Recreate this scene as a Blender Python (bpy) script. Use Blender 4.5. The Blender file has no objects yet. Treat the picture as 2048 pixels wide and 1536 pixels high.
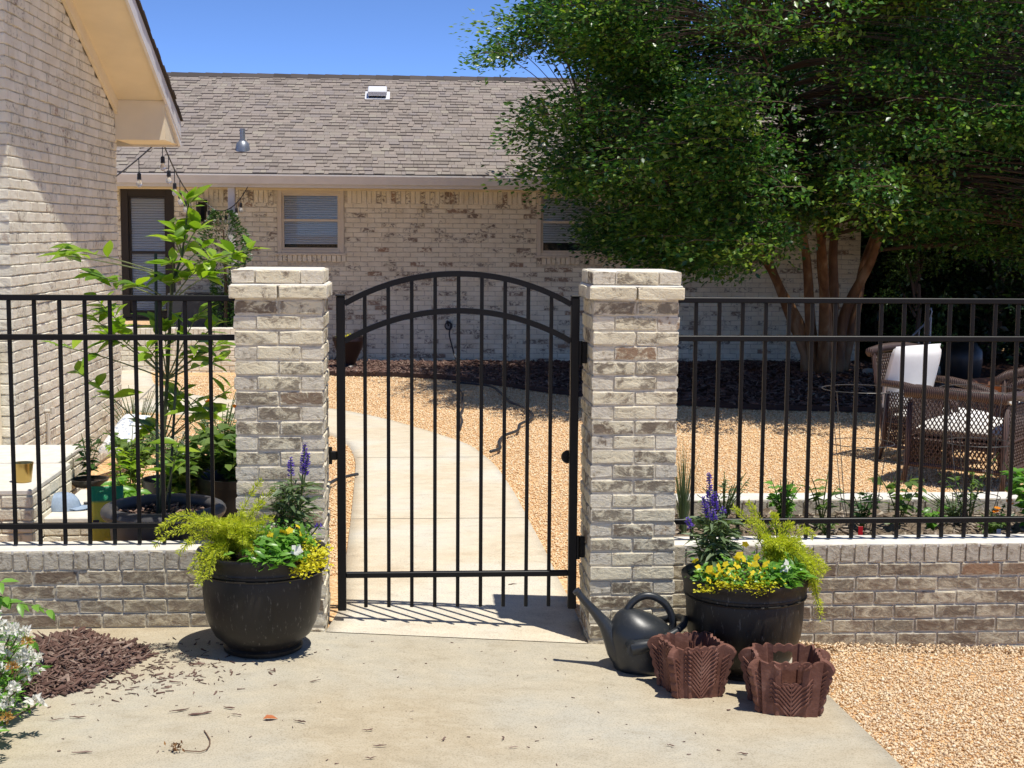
import bpy, math, random
import numpy as np
from mathutils import Vector, Matrix, Quaternion, noise as mnoise

random.seed(7); rng = np.random.default_rng(11)
sc = bpy.context.scene
C = sc.collection
R = math.radians

# ------------------------------------------------------------------ camera
cam_d = bpy.data.cameras.new('camera'); cam = bpy.data.objects.new('camera', cam_d); C.objects.link(cam)
YAW, PITCH, ROLL, CAMH = 0.0696, 0.1072, 0.0072, 1.8588
f_ = Vector((math.sin(YAW)*math.cos(PITCH), math.cos(YAW)*math.cos(PITCH), -math.sin(PITCH)))
r_ = Vector((math.cos(YAW), -math.sin(YAW), 0)); u_ = r_.cross(f_)
r2 = math.cos(ROLL)*r_ + math.sin(ROLL)*u_; u2 = -math.sin(ROLL)*r_ + math.cos(ROLL)*u_
m = Matrix.Identity(4)
for i in range(3):
    m[i][0], m[i][1], m[i][2] = r2[i], u2[i], -f_[i]
m[2][3] = CAMH
cam.matrix_world = m
cam_d.sensor_width = 36.0; cam_d.lens = 36.0*2839.1/2048; cam_d.clip_end = 2000; cam_d.clip_start = .05
sc.camera = cam

# ------------------------------------------------------------------ sky, sun, exposure
SUN = Vector((.235, -.24, 1.0)).normalized()          # direction towards the sun
w = bpy.data.worlds.new('World'); sc.world = w; w.use_nodes = True
wn = w.node_tree; wn.nodes.clear()
sky = wn.nodes.new('ShaderNodeTexSky'); sky.sky_type = 'NISHITA'; sky.sun_disc = False
sky.sun_elevation = math.asin(SUN.z); sky.sun_rotation = math.atan2(SUN.x, SUN.y)
sky.altitude = 300; sky.air_density = .24; sky.dust_density = .0; sky.ozone_density = 8.0
bg = wn.nodes.new('ShaderNodeBackground'); bg.inputs[1].default_value = .15
wo = wn.nodes.new('ShaderNodeOutputWorld')
wn.links.new(sky.outputs[0], bg.inputs[0]); wn.links.new(bg.outputs[0], wo.inputs[0])
sun_d = bpy.data.lights.new('sun', 'SUN'); sun_d.energy = 2.55; sun_d.angle = R(.53); sun_d.color = (1, .955, .87)
sun = bpy.data.objects.new('sun', sun_d); C.objects.link(sun)
sun.rotation_euler = (-SUN).to_track_quat('-Z', 'Y').to_euler(); sun.location = SUN*30
vs = sc.view_settings; vs.view_transform = 'Standard'; vs.look = 'None'; vs.exposure = 1.0; vs.gamma = 1.0
try: vs.use_curve_mapping = False
except Exception: pass
sc.cycles.max_bounces = 8; sc.cycles.diffuse_bounces = 3; sc.cycles.transparent_max_bounces = 8
try: sc.cycles.use_denoising = True
except Exception: pass

# ------------------------------------------------------------------ mesh helpers
def mesh_np(name, V, F, mat=None, smooth=False):
    V = np.ascontiguousarray(V, dtype=np.float32); F = np.ascontiguousarray(F, dtype=np.int32)
    me = bpy.data.meshes.new(name); k = F.shape[1]
    me.vertices.add(len(V)); me.vertices.foreach_set('co', V.ravel())
    me.loops.add(F.size); me.loops.foreach_set('vertex_index', F.ravel())
    me.polygons.add(len(F)); me.polygons.foreach_set('loop_start', np.arange(0, F.size, k, dtype=np.int32))
    try: me.polygons.foreach_set('loop_total', np.full(len(F), k, dtype=np.int32))
    except Exception: pass
    if smooth: me.polygons.foreach_set('use_smooth', np.ones(len(F), dtype=bool))
    me.update(); me.validate()
    if mat: me.materials.append(mat)
    return me

class MB:
    def __init__(s): s.v = []; s.f = []
    def add(s, V, F):
        o = len(s.v); s.v += [tuple(p) for p in V]; s.f += [tuple(i+o for i in q) for q in F]; return s
    def box(s, x0, x1, y0, y1, z0, z1):
        return s.add([(x0,y0,z0),(x1,y0,z0),(x1,y1,z0),(x0,y1,z0),(x0,y0,z1),(x1,y0,z1),(x1,y1,z1),(x0,y1,z1)],
              [(3,2,1,0),(4,5,6,7),(0,1,5,4),(1,2,6,5),(2,3,7,6),(3,0,4,7)])
    def bbox(s, x0, x1, y0, y1, z0, z1, b=.004):          # chamfered box
        xs=[(x0,x0+b,b),(x0+b,x1-b,0)]
        c = [((x0+x1)/2),((y0+y1)/2),((z0+z1)/2)]
        V=[];F=[]
        def P(i,j,k,ax):
            X=(x0,x1)[i]; Y=(y0,y1)[j]; Z=(z0,z1)[k]
            sx=b*(1 if i==0 else -1); sy=b*(1 if j==0 else -1); sz=b*(1 if k==0 else -1)
            if ax==0: return (X,Y+sy,Z+sz)
            if ax==1: return (X+sx,Y,Z+sz)
            return (X+sx,Y+sy,Z)
        idx={}
        for i in (0,1):
            for j in (0,1):
                for k in (0,1):
                    for ax in range(3): idx[i,j,k,ax]=len(V); V.append(P(i,j,k,ax))
        for i in (0,1):
            q=[idx[i,0,0,0],idx[i,1,0,0],idx[i,1,1,0],idx[i,0,1,0]]; F.append(q if i else q[::-1])
            q=[idx[0,i,0,1],idx[1,i,0,1],idx[1,i,1,1],idx[0,i,1,1]]; F.append(q[::-1] if i else q)
            q=[idx[0,0,i,2],idx[1,0,i,2],idx[1,1,i,2],idx[0,1,i,2]]; F.append(q if i else q[::-1])
        for a in (0,1):
            for c2 in (0,1):
                F.append([idx[0,a,c2,1],idx[1,a,c2,1],idx[1,a,c2,2],idx[0,a,c2,2]])
                F.append([idx[a,0,c2,0],idx[a,1,c2,0],idx[a,1,c2,2],idx[a,0,c2,2]])
                F.append([idx[a,c2,0,0],idx[a,c2,1,0],idx[a,c2,1,1],idx[a,c2,0,1]])
                for k in (0,1): pass
        for i in (0,1):
            for j in (0,1):
                for k in (0,1): F.append([idx[i,j,k,0],idx[i,j,k,1],idx[i,j,k,2]])
        return s.add(V,F)
    def tube(s, pts, rad, n=6, cap=True, squash=None):
        pts=[Vector(p) for p in pts]; k=len(pts)
        rads = rad if hasattr(rad,'__len__') else [rad]*k
        V=[];F=[]; prev=None
        for i,p in enumerate(pts):
            t=(pts[min(i+1,k-1)]-pts[max(i-1,0)])
            if t.length<1e-9: t=Vector((0,0,1))
            t.normalize()
            if prev is None:
                a=Vector((0,0,1)) if abs(t.z)<.9 else Vector((1,0,0))
                nrm=t.cross(a).normalized()
            else:
                nrm=(prev-t*prev.dot(t))
                nrm = nrm.normalized() if nrm.length>1e-6 else t.orthogonal().normalized()
            prev=nrm; b=t.cross(nrm)
            for j in range(n):
                an=2*math.pi*j/n
                V.append(p+(nrm*math.cos(an)+b*math.sin(an))*rads[i])
        for i in range(k-1):
            for j in range(n):
                F.append((i*n+j,i*n+(j+1)%n,(i+1)*n+(j+1)%n,(i+1)*n+j))
        if cap: F.append(tuple(range(n-1,-1,-1))); F.append(tuple((k-1)*n+j for j in range(n)))
        return s.add(V,F)
    def bar(s, a, b, w, h, up=(0,0,1)):                       # rectangular bar from a to b
        a=Vector(a);b=Vector(b);t=(b-a).normalized();up=Vector(up)
        if abs(t.dot(up))>.98: up=Vector((0,1,0))
        sx=t.cross(up).normalized()*w/2; sz=sx.cross(t).normalized()*h/2
        V=[a-sx-sz,a+sx-sz,a+sx+sz,a-sx+sz,b-sx-sz,b+sx-sz,b+sx+sz,b-sx+sz]
        return s.add(V,[(3,2,1,0),(4,5,6,7),(0,1,5,4),(1,2,6,5),(2,3,7,6),(3,0,4,7)])
    def sweep(s, pts, prof, up=(0,1,0), closed=False):        # profile (u,v) swept along pts; u along up, v along side
        pts=[Vector(p) for p in pts];k=len(pts);n=len(prof);V=[];F=[];up=Vector(up)
        for i,p in enumerate(pts):
            t=(pts[min(i+1,k-1)]-pts[max(i-1,0)]).normalized()
            sd=t.cross(up).normalized(); u=sd.cross(t).normalized()
            for (a,b) in prof: V.append(p+u*a+sd*b)
        for i in range(k-1):
            for j in range(n): F.append((i*n+j,i*n+(j+1)%n,(i+1)*n+(j+1)%n,(i+1)*n+j))
        F.append(tuple(range(n-1,-1,-1))); F.append(tuple((k-1)*n+j for j in range(n)))
        return s.add(V,F)
    def lathe(s, prof, n=40, c=(0,0,0), jit=0):
        V=[];F=[];k=len(prof)
        for i,(r,z) in enumerate(prof):
            for j in range(n):
                an=2*math.pi*j/n; V.append((c[0]+r*math.cos(an),c[1]+r*math.sin(an),c[2]+z))
        for i in range(k-1):
            for j in range(n): F.append((i*n+j,i*n+(j+1)%n,(i+1)*n+(j+1)%n,(i+1)*n+j))
        return s.add(V,F)
    def build(s, name, mat, parent=None, loc=None, smooth=False, auto=None):
        me=bpy.data.meshes.new(name); me.from_pydata([tuple(p) for p in s.v],[],s.f); me.update()
        if mat: me.materials.append(mat)
        if smooth:
            me.polygons.foreach_set('use_smooth', np.ones(len(me.polygons),dtype=bool))
            if auto:
                try: me.set_sharp_from_angle(angle=R(auto))
                except Exception: pass
        return obj(name, me, parent, loc)

def obj(name, me, parent=None, loc=None, rot=None, scl=None):
    o=bpy.data.objects.new(name, me); C.objects.link(o)
    if parent is not None: o.parent=parent
    if loc is not None: o.location=loc
    if rot is not None: o.rotation_euler=rot
    if scl is not None: o.scale=scl
    return o
def thing(name, label, cat, loc=(0,0,0), group=None, rz=0):
    o=bpy.data.objects.new(name, None); C.objects.link(o); o.location=loc; o.rotation_euler=(0,0,rz)
    o.empty_display_size=.1
    return tag(o,label,cat,group)
def tag(o, label, cat, group=None):
    o['label']=label; o['category']=cat
    if group: o['group']=group
    return o
def struct(o): o['kind']='structure'; return o
def stuff(o): o['kind']='stuff'; return o

# ------------------------------------------------------------------ material helpers
def nd(nt, typ, ins=None, **kw):
    n=nt.nodes.new('ShaderNode'+typ)
    for k,v in kw.items(): setattr(n,k,v)
    for k,v in (ins or {}).items():
        if isinstance(v, bpy.types.NodeSocket): nt.links.new(v, n.inputs[k])
        else: n.inputs[k].default_value=v
    return n
def c4(c): return (c[0],c[1],c[2],1)
def newmat(name, rough=.7, spec=.3):
    m=bpy.data.materials.new(name); m.use_nodes=True; nt=m.node_tree; b=nt.nodes['Principled BSDF']
    b.inputs['Roughness'].default_value=rough; b.inputs['Specular IOR Level'].default_value=spec
    return m,nt,b
def mixc(nt, fac, a, b, blend='MIX'):
    n=nd(nt,'Mix',data_type='RGBA',blend_type=blend)
    for i,v in ((0,fac),(6,a),(7,b)):
        if isinstance(v,bpy.types.NodeSocket): nt.links.new(v,n.inputs[i])
        else: n.inputs[i].default_value = v if i==0 else c4(v)
    return n.outputs[2]
def mth(nt, op, a, b=0.0, c=0.0, clamp=False):
    n=nd(nt,'Math',operation=op,use_clamp=clamp)
    for i,v in enumerate((a,b,c)):
        if isinstance(v,bpy.types.NodeSocket): nt.links.new(v,n.inputs[i])
        else: n.inputs[i].default_value=v
    return n.outputs[0]
def ramp(nt, fac, stops, interp='LINEAR'):
    n=nt.nodes.new('ShaderNodeValToRGB'); n.color_ramp.interpolation=interp
    el=n.color_ramp.elements
    while len(el)<len(stops): el.new(.5)
    for e,(p,c) in zip(el,stops): e.position=p; e.color=c4(c) if len(c)==3 else c
    nt.links.new(fac,n.inputs[0]); return n.outputs[0]
def noise(nt, scale, vec=None, detail=4, rough=.55, dist=0):
    ins={'Scale':scale,'Detail':detail,'Roughness':rough,'Distortion':dist}
    if vec is not None: ins['Vector']=vec
    return nd(nt,'TexNoise',ins).outputs[0]
def pos(nt, scale=None):
    p=nd(nt,'NewGeometry').outputs['Position']
    if scale: p=nd(nt,'Vector Math' if False else 'VectorMath',{0:p,1:scale},operation='MULTIPLY').outputs[0]
    return p
def island(nt): return nd(nt,'NewGeometry').outputs['Random Per Island']
def rnd(nt):
    a=nd(nt,'ObjectInfo').outputs['Random']; b=island(nt)
    return mth(nt,'FRACT',mth(nt,'ADD',a,mth(nt,'MULTIPLY',b,7.13)))
def bump(nt, b, h, strength=.4, dist=.005):
    n=nd(nt,'Bump',{'Strength':strength,'Distance':dist,'Height':h}); nt.links.new(n.outputs[0],b.inputs['Normal'])

def plain(name, col, rough=.6, spec=.3, var=.0, nscale=20, bmp=0, bscale=60, metal=0):
    m,nt,b=newmat(name,rough,spec); b.inputs['Metallic'].default_value=metal
    if var:
        n=noise(nt,nscale,pos(nt),5,.6)
        lo=[c*(1-var) for c in col]; hi=[min(1,c*(1+var)) for c in col]
        nt.links.new(ramp(nt,n,[(.3,lo),(.7,hi)]), b.inputs['Base Color'])
    else: b.inputs['Base Color'].default_value=c4(col)
    if bmp: bump(nt,b,noise(nt,bscale,pos(nt),4,.6),bmp,.003)
    return m

def brick_mat(name, wash=.5, contrast=.10, dark=1.0, light=1.0, edge=False, var=.16, tint=(1,1,1)):
    m,nt,b=newmat(name,.88,.15)
    r=rnd(nt)
    p=pos(nt,(1.0,1.0,1.6))
    n1=noise(nt,16,p,7,.72,.6); n2=noise(nt,4.5,pos(nt),3,.5); n3=noise(nt,60,pos(nt),4,.6)
    base=ramp(nt,r,[(0,(.18*dark,.135*dark,.105*dark)),(.3,(.26*dark,.21*dark,.165*dark)),(.6,(.24*dark,.215*dark,.175*dark)),(.86,(.15*dark,.11*dark,.085*dark)),(.95,(.20*dark,.15*dark,.115*dark)),(1,(.31*dark,.18*dark,.11*dark))])
    base=mixc(nt,mth(nt,'MULTIPLY',n3,.5),base,(.12*dark,.09*dark,.075*dark))
    washc=ramp(nt,n2,[(.3,(.64*light,.575*light,.435*light)),(.7,(.77*light,.715*light,.575*light))])
    washc=mixc(nt,mth(nt,'MULTIPLY',r,.35),washc,(.54*light,.515*light,.40*light))
    th=mth(nt,'ADD',mth(nt,'MULTIPLY',mth(nt,'SUBTRACT',r,.5),var), 1.0-wash)
    sm=mth(nt,'ADD',mth(nt,'MULTIPLY',n1,.75),mth(nt,'MULTIPLY',n2,.25))
    mask=nd(nt,'MapRange',{'Value':sm,'From Min':mth(nt,'SUBTRACT',th,contrast),'From Max':mth(nt,'ADD',th,contrast),'To Min':.10,'To Max':1.0},interpolation_type='SMOOTHSTEP').outputs[0]
    colr=mixc(nt,1.0,mixc(nt,mask,base,washc),tint,'MULTIPLY')
    if edge:                                            # mortar smeared over the rim of each brick
        oc=nd(nt,'SeparateXYZ',{0:nd(nt,'TexCoord').outputs['Object']})
        ex=mth(nt,'ABSOLUTE',oc.outputs[0]); ez=mth(nt,'ABSOLUTE',oc.outputs[2])
        e=mth(nt,'MAXIMUM',mth(nt,'MULTIPLY_ADD',ex,3.0,-1.0),ez)
        e=mth(nt,'ADD',e,mth(nt,'MULTIPLY',mth(nt,'SUBTRACT',noise(nt,38,pos(nt),4,.6),.5),.55))
        em=nd(nt,'MapRange',{'Value':e,'From Min':.40,'From Max':.50,'To Min':0.0,'To Max':.85}).outputs[0]
        colr=mixc(nt,em,colr,(.67*light,.61*light,.485*light))
    nt.links.new(colr,b.inputs['Base Color'])
    h=mth(nt,'ADD',mth(nt,'MULTIPLY',n1,1.0),mth(nt,'MULTIPLY',n3,.35))
    bump(nt,b,h,.75,.012)
    return m

def leaf_mat(name, cols, trans=.35, rough=.42, spec=.45, tcol=None):
    m=bpy.data.materials.new(name); m.use_nodes=True; nt=m.node_tree; b=nt.nodes['Principled BSDF']
    r=rnd(nt); col=ramp(nt,r,[(i/(len(cols)-1),c) for i,c in enumerate(cols)])
    nt.links.new(col,b.inputs['Base Color']); b.inputs['Roughness'].default_value=rough; b.inputs['Specular IOR Level'].default_value=spec
    t=nd(nt,'BsdfTranslucent'); tc=mixc(nt,1.0,col,tcol or (1.5,1.7,.6),'MULTIPLY'); nt.links.new(tc,t.inputs[0])
    mx=nd(nt,'MixShader',{0:trans}); nt.links.new(b.outputs[0],mx.inputs[1]); nt.links.new(t.outputs[0],mx.inputs[2])
    nt.links.new(mx.outputs[0],nt.nodes['Material Output'].inputs[0]); return m

MT={}
MT['brick_pillar']=brick_mat('whitewashed_brick',.525,.06,1.05,1.07,True,.15,(1.03,1,.91))
MT['brick_low']=brick_mat('greybrown_brick',.46,.10,1.0,.80,True,.09,(1.04,.985,.88))
MT['brick_house']=brick_mat('painted_brick',.635,.085,1.45,1.2,False,.16,(.99,1,1.03))
MT['brick_far']=brick_mat('far_brick',.635,.05,1.25,1.24,False,.32)
MT['mortar']=plain('mortar',(.62,.56,.44),.95,.1,.25,30,.5,80)
MT['mortar_grey']=plain('mortar_grey',(.40,.36,.30),.95,.1,.25,30,.5,80)
MT['coping']=plain('coping_wash',(.72,.68,.60),.9,.15,.12,12,.4,60)
MT['black']=plain('black_metal',(.0045,.0045,.005),.42,.22)
MT['cream']=plain('cream_paint',(.80,.69,.49),.6,.3,.06,3)
MT['trim_white']=plain('white_trim',(.70,.68,.66),.5,.35,.05,6)
MT['tan_trim']=plain('tan_window_frame',(.70,.62,.49),.6,.3,.05,6)
MT['dark_frame']=plain('dark_bronze_frame',(.03,.024,.02),.45,.4)
MT['blind']=plain('blind_slats',(.88,.90,.90),.55,.3)
MT['interior']=plain('window_interior',(.05,.055,.06),.9,.1)
MT['grey_metal']=plain('grey_metal',(.28,.30,.33),.4,.5,.1,10,metal=.6)
MT['cushion']=plain('white_cushion',(.82,.80,.76),.85,.1,.04,8,.3,30)
m,nt,b=newmat('dark_wicker',.5,.35)
wv=nd(nt,'TexWave',{'Vector':pos(nt),'Scale':26.0,'Distortion':1.5,'Detail':2.0}).outputs[1]
nt.links.new(ramp(nt,wv,[(.25,(.03,.018,.015)),(.75,(.12,.075,.062))]),b.inputs['Base Color']); bump(nt,b,wv,.5,.006); MT['wicker']=m
MT['bark']=None
m,nt,b=newmat('glass',.03,.5)
gl=nd(nt,'BsdfGlossy',{'Roughness':.02}); tr=nd(nt,'BsdfTransparent',{0:(.97,.98,.98,1)}); fr=nd(nt,'Fresnel',{0:1.28})
mx=nd(nt,'MixShader'); nt.links.new(fr.outputs[0],mx.inputs[0]); nt.links.new(tr.outputs[0],mx.inputs[1]); nt.links.new(gl.outputs[0],mx.inputs[2])
nt.links.new(mx.outputs[0],nt.nodes['Material Output'].inputs[0]); MT['glass']=m

def concrete(name, a, b_, c, bm=.25, tint=1.0):
    m,nt,b=newmat(name,.85,.2)
    p=pos(nt); n1=noise(nt,1.1,p,4,.55,.4); n2=noise(nt,7,pos(nt,(1,1.5,1)),7,.7,.4); n3=noise(nt,140,p,3,.6)
    col=ramp(nt,n1,[(.36,a),(.50,b_),(.62,c)])
    col=mixc(nt,mth(nt,'MULTIPLY',ramp(nt,n2,[(.46,(0,0,0)),(.66,(1,1,1))]),.5),col,[min(1,x*1.22) for x in b_])
    col=mixc(nt,mth(nt,'MULTIPLY',ramp(nt,n2,[(.34,(1,1,1)),(.45,(0,0,0))]),.35),col,[x*.72 for x in a])
    sp=ramp(nt,n3,[(.36,(.55,.52,.48)),(.50,(1,1,1))])
    col=mixc(nt,.55,col,mixc(nt,1.0,col,sp,'MULTIPLY'))
    vo=nd(nt,'TexNoise',{'Vector':p,'Scale':24,'Detail':5,'Roughness':.7}).outputs[0]
    st=ramp(nt,vo,[(.66,(0,0,0)),(.74,(1,1,1))]); col=mixc(nt,mth(nt,'MULTIPLY',st,.3),col,(.30,.26,.21))
    nt.links.new(col,b.inputs['Base Color'])
    bump(nt,b,mth(nt,'ADD',n3,mth(nt,'MULTIPLY',n2,1.5)),bm,.004)
    return m
MT['driveway']=concrete('driveway_concrete',(.46,.385,.265),(.47,.415,.31),(.475,.44,.355))
MT['walk']=concrete('walk_concrete',(.64,.53,.38),(.66,.58,.445),(.67,.62,.52))

def island_cols(name, cols, rough=.8, spec=.2, bmp=0, bscale=200):
    m,nt,b=newmat(name,rough,spec); r=rnd(nt)
    nt.links.new(ramp(nt,r,[(i/(len(cols)-1),c) for i,c in enumerate(cols)]),b.inputs['Base Color'])
    if bmp: bump(nt,b,noise(nt,bscale,pos(nt),3,.6),bmp,.003)
    return m
MT['pebble']=island_cols('pebble',[(.80,.60,.37),(.72,.51,.29),(.83,.67,.45),(.60,.42,.25),(.80,.62,.40),(.85,.73,.54),(.74,.53,.32),(.81,.61,.37)],.7,.25)
MT['pebble_far']=island_cols('pebble_yard',[(.86,.61,.35),(.76,.50,.27),(.88,.70,.45),(.64,.40,.21),(.86,.65,.39),(.88,.76,.55),(.78,.53,.29)],.7,.25)
MT['chip']=island_cols('mulch_chip',[(.12,.066,.052),(.17,.10,.08),(.08,.045,.036),(.24,.155,.125),(.13,.08,.066),(.34,.25,.20)],.85,.15)
m,nt,b=newmat('gravel_ground',.9,.15)
v1=nd(nt,'TexVoronoi',{'Vector':pos(nt),'Scale':62}); 
nt.links.new(mixc(nt,.22,ramp(nt,nd(nt,'SeparateColor',{0:v1.outputs['Color']}).outputs[0],[(0,(.48,.28,.13)),(.4,(.74,.46,.22)),(.7,(.82,.56,.30)),(1,(.86,.68,.44))]),(.5,.3,.15)),b.inputs['Base Color'])
bump(nt,b,mth(nt,'SUBTRACT',1.0,v1.outputs['Distance']),.8,.012); MT['gravel_ground']=m
m,nt,b=newmat('mulch_ground',.95,.1)
nn=noise(nt,45,pos(nt,(1,1,1)),6,.7,1.5)
nt.links.new(ramp(nt,nn,[(.3,(.025,.014,.011)),(.5,(.075,.038,.028)),(.7,(.13,.072,.052))]),b.inputs['Base Color']); bump(nt,b,nn,.9,.03); MT['mulch_ground']=m
m,nt,b=newmat('bed_soil',.95,.1)
nn=noise(nt,26,pos(nt),6,.7,.8)
nt.links.new(ramp(nt,nn,[(.3,(.05,.035,.025)),(.5,(.22,.165,.115)),(.7,(.42,.34,.25))]),b.inputs['Base Color']); bump(nt,b,nn,.9,.03); MT['soil']=m

# ------------------------------------------------------------------ leaves
def unit(a): return a/np.maximum(np.linalg.norm(a,axis=1,keepdims=True),1e-9)
def rand_dirs(n): return unit(rng.normal(size=(n,3)))
def leaf_verts(P, D, Nn, L, Wd, fold=.25, curl=0.0, seg=1):
    """rhombic leaves: 4 verts, 2 tris each"""
    D=unit(D); S=unit(np.cross(D,Nn)); U=np.cross(S,D)
    L=np.asarray(L).reshape(-1,1); Wd=np.asarray(Wd).reshape(-1,1); n=len(P)
    mid=P+D*L*.45+U*L*curl*.6
    V=np.stack([P, mid+S*Wd/2+U*Wd*fold, P+D*L-U*L*curl*0, mid-S*Wd/2+U*Wd*fold],1).reshape(-1,3)
    b=np.arange(n)[:,None]*4
    F=np.concatenate([b+np.array([[0,1,2]]), b+np.array([[0,2,3]])],0)
    return V,F
def leaf6(P, D, Nn, L, Wd, fold=.18, droop=.15):
    """6-point leaves: base, two shoulders each side, tip; 4 tris"""
    D=unit(D); S=unit(np.cross(D,Nn)); U=np.cross(S,D)
    L=np.asarray(L).reshape(-1,1); Wd=np.asarray(Wd).reshape(-1,1); n=len(P)
    a=P+D*L*.30; c=P+D*L*.66-U*L*droop*.35; tip=P+D*L-U*L*droop
    V=np.stack([P, a+S*Wd*.45+U*Wd*fold, c+S*Wd*.40+U*Wd*fold*.8, tip, c-S*Wd*.40+U*Wd*fold*.8, a-S*Wd*.45+U*Wd*fold, P+D*L*.48-U*L*droop*.1],1).reshape(-1,3)
    b=np.arange(n)[:,None]*7
    F=np.concatenate([b+np.array([q]) for q in ([0,1,6],[1,2,6],[2,3,6],[3,4,6],[4,5,6],[5,0,6])],0)
    return V,F
def cat(parts):
    Vs=[];Fs=[];o=0
    for V,F in parts: Vs.append(V);Fs.append(F+o);o+=len(V)
    return np.concatenate(Vs),np.concatenate(Fs)
# ================================================================== ground
def Fz(x): return np.interp(x,[-6,-.45,.8,1.9,2.9,12],[.038,.038,-.036,-.092,-.123,-.15])
def H(x,y):
    t=np.clip((np.asarray(y,float)-6.3)/2.2,0,1); t=t*t*(3-2*t)
    return Fz(x)*(1-t)
def grid_mesh(name, X, Y, Z, mat):
    a,b=X.shape; V=np.stack([X,Y,Z],-1).reshape(-1,3)
    i=np.arange(a-1)[:,None]*b+np.arange(b-1)[None,:]; i=i.ravel()
    return mesh_np(name,V,np.stack([i,i+1,i+b+1,i+b],1),mat,True)
xs=np.concatenate([[-400,-150,-60,-25,-12],np.arange(-7,12.01,.25),[18,30,70,160,400]])
ys=np.concatenate([[-400,-100,-30,-8,-2],np.arange(0,24.01,.25),[30,45,80,200,500]])
X,Y=np.meshgrid(xs,ys); Z=H(X,Y)-.022
# low gravel berm against the front of the right wall
struct(obj('ground',grid_mesh('ground',X,Y,Z,MT['gravel_ground'])))

def strip(name, left, right, n, cols, mat, lift, thick=.10):
    def res(pl):
        p=np.array(pl,float); d=np.r_[0,np.cumsum(np.linalg.norm(np.diff(p,axis=0),axis=1))]; t=np.linspace(0,d[-1],n)
        q=np.stack([np.interp(t,d,p[:,0]),np.interp(t,d,p[:,1])],1)
        for _ in range(6): q[1:-1]=(q[:-2]+2*q[1:-1]+q[2:])/4
        return q
    A=res(left);B=res(right); s=np.linspace(0,1,cols)[None,:,None]
    P=A[:,None]*(1-s)+B[:,None]*s
    Z=H(P[...,0],P[...,1])+lift
    # drop skirt at both sides
    P=np.concatenate([P[:,:1],P,P[:,-1:]],1); Z=np.concatenate([Z[:,:1]-thick,Z,Z[:,-1:]-thick],1)
    return obj(name,grid_mesh(name,P[...,0],P[...,1],Z,mat)),A,B
dl=[(-3.6,1.2),(-3.6,6.3425)]; dr=[(1.80,1.2),(1.80,4.6),(1.775,5.2),(1.745,5.75),(1.735,6.3425)]
dwy,_,_=strip('driveway',dl,dr,80,40,MT['driveway'],.004); struct(dwy)
WR=[(.80,6.343),(.81,6.96),(.785,7.32),(.77,8.02),(.745,8.86),(.72,9.9),(.65,11.2),(.49,12.27),(.106,13.2),(-.335,14.1),(-.82,14.8),(-2.0,15.6),(-2.7,16.3),(-3.1,17.1),(-3.45,18.85)]
WL=[(-.40,6.343),(-.34,6.87),(-.38,7.8),(-.40,8.9),(-.438,10.5),(-.468,11.5),(-.55,12.3),(-.75,13.0),(-1.2,13.7),(-1.82,14.14),(-2.47,14.5),(-3.2,14.9),(-4.2,15.6),(-5,17),(-5,18.85)]
wk,WA,WB=strip('walkway',WL,WR,120,14,MT['walk'],.007); struct(wk)
for (yy,xa,xb) in ((9.05,-.40,.735),(11.55,-.465,.60)):
    gx,gy=np.meshgrid(np.linspace(xa,xb,12),[yy,yy+.008]); obj('control_joint',grid_mesh('control_joint',gx,gy,H(gx,gy)+.0085,plain('joint_dark',(.16,.135,.10),.95)),wk)
# apron of the driveway either side of the threshold, up to the wall feet
mb=MB()
def flat_patch(x0,x1,y0,y1,lift,n=10):
    gx,gy=np.meshgrid(np.linspace(x0,x1,n),np.linspace(y0,y1,3)); return gx,gy,H(gx,gy)+lift
for k,(a,b) in enumerate(((-3.6,-.402),(.802,1.735))):
    gx,gy,gz=flat_patch(a,b,6.3424,6.47,.0035); struct(obj('driveway_edge' if k==0 else 'driveway_edge',grid_mesh('driveway_edge',gx,gy,gz,MT['driveway'])))
# mulch bed in front of the far house
MBORD=np.array([(-2.1,18.9),(-1.0,18.32),(-.17,18.2),(.48,17.8),(1.0,17.2),(1.6,16.3),(2.5,15.4),(3.6,14.8),(5,14.5),(7,14.5),(14,15.0)])
bx=np.linspace(-2.1,14,90); by=np.interp(bx,MBORD[:,0],MBORD[:,1]); t=np.linspace(0,1,14)[:,None]
X=np.repeat(bx[None],14,0); Y=by[None]*(1-t)+20.6*t; Z=.012+.02*np.sin(X*3.1+Y*2)*np.sin(Y*4.3)*(t>0)+.02*(t>0)
struct(obj('mulch_bed',grid_mesh('mulch_bed',X,Y,Z,MT['mulch_ground'])))
# steel edging strip along the mulch
mb=MB(); pts=[(x,y-.01,.02) for x,y in zip(bx[::2],by[::2])]
mb.sweep(pts,[(-.03,-.004),(.025,-.004),(.025,.004),(-.03,.004)],up=(0,0,1))
tag(mb.build('bed_edging',plain('edging_metal',(.05,.03,.025),.6,.3)),'thin dark metal edging between red mulch bed and tan gravel','edging')

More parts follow.
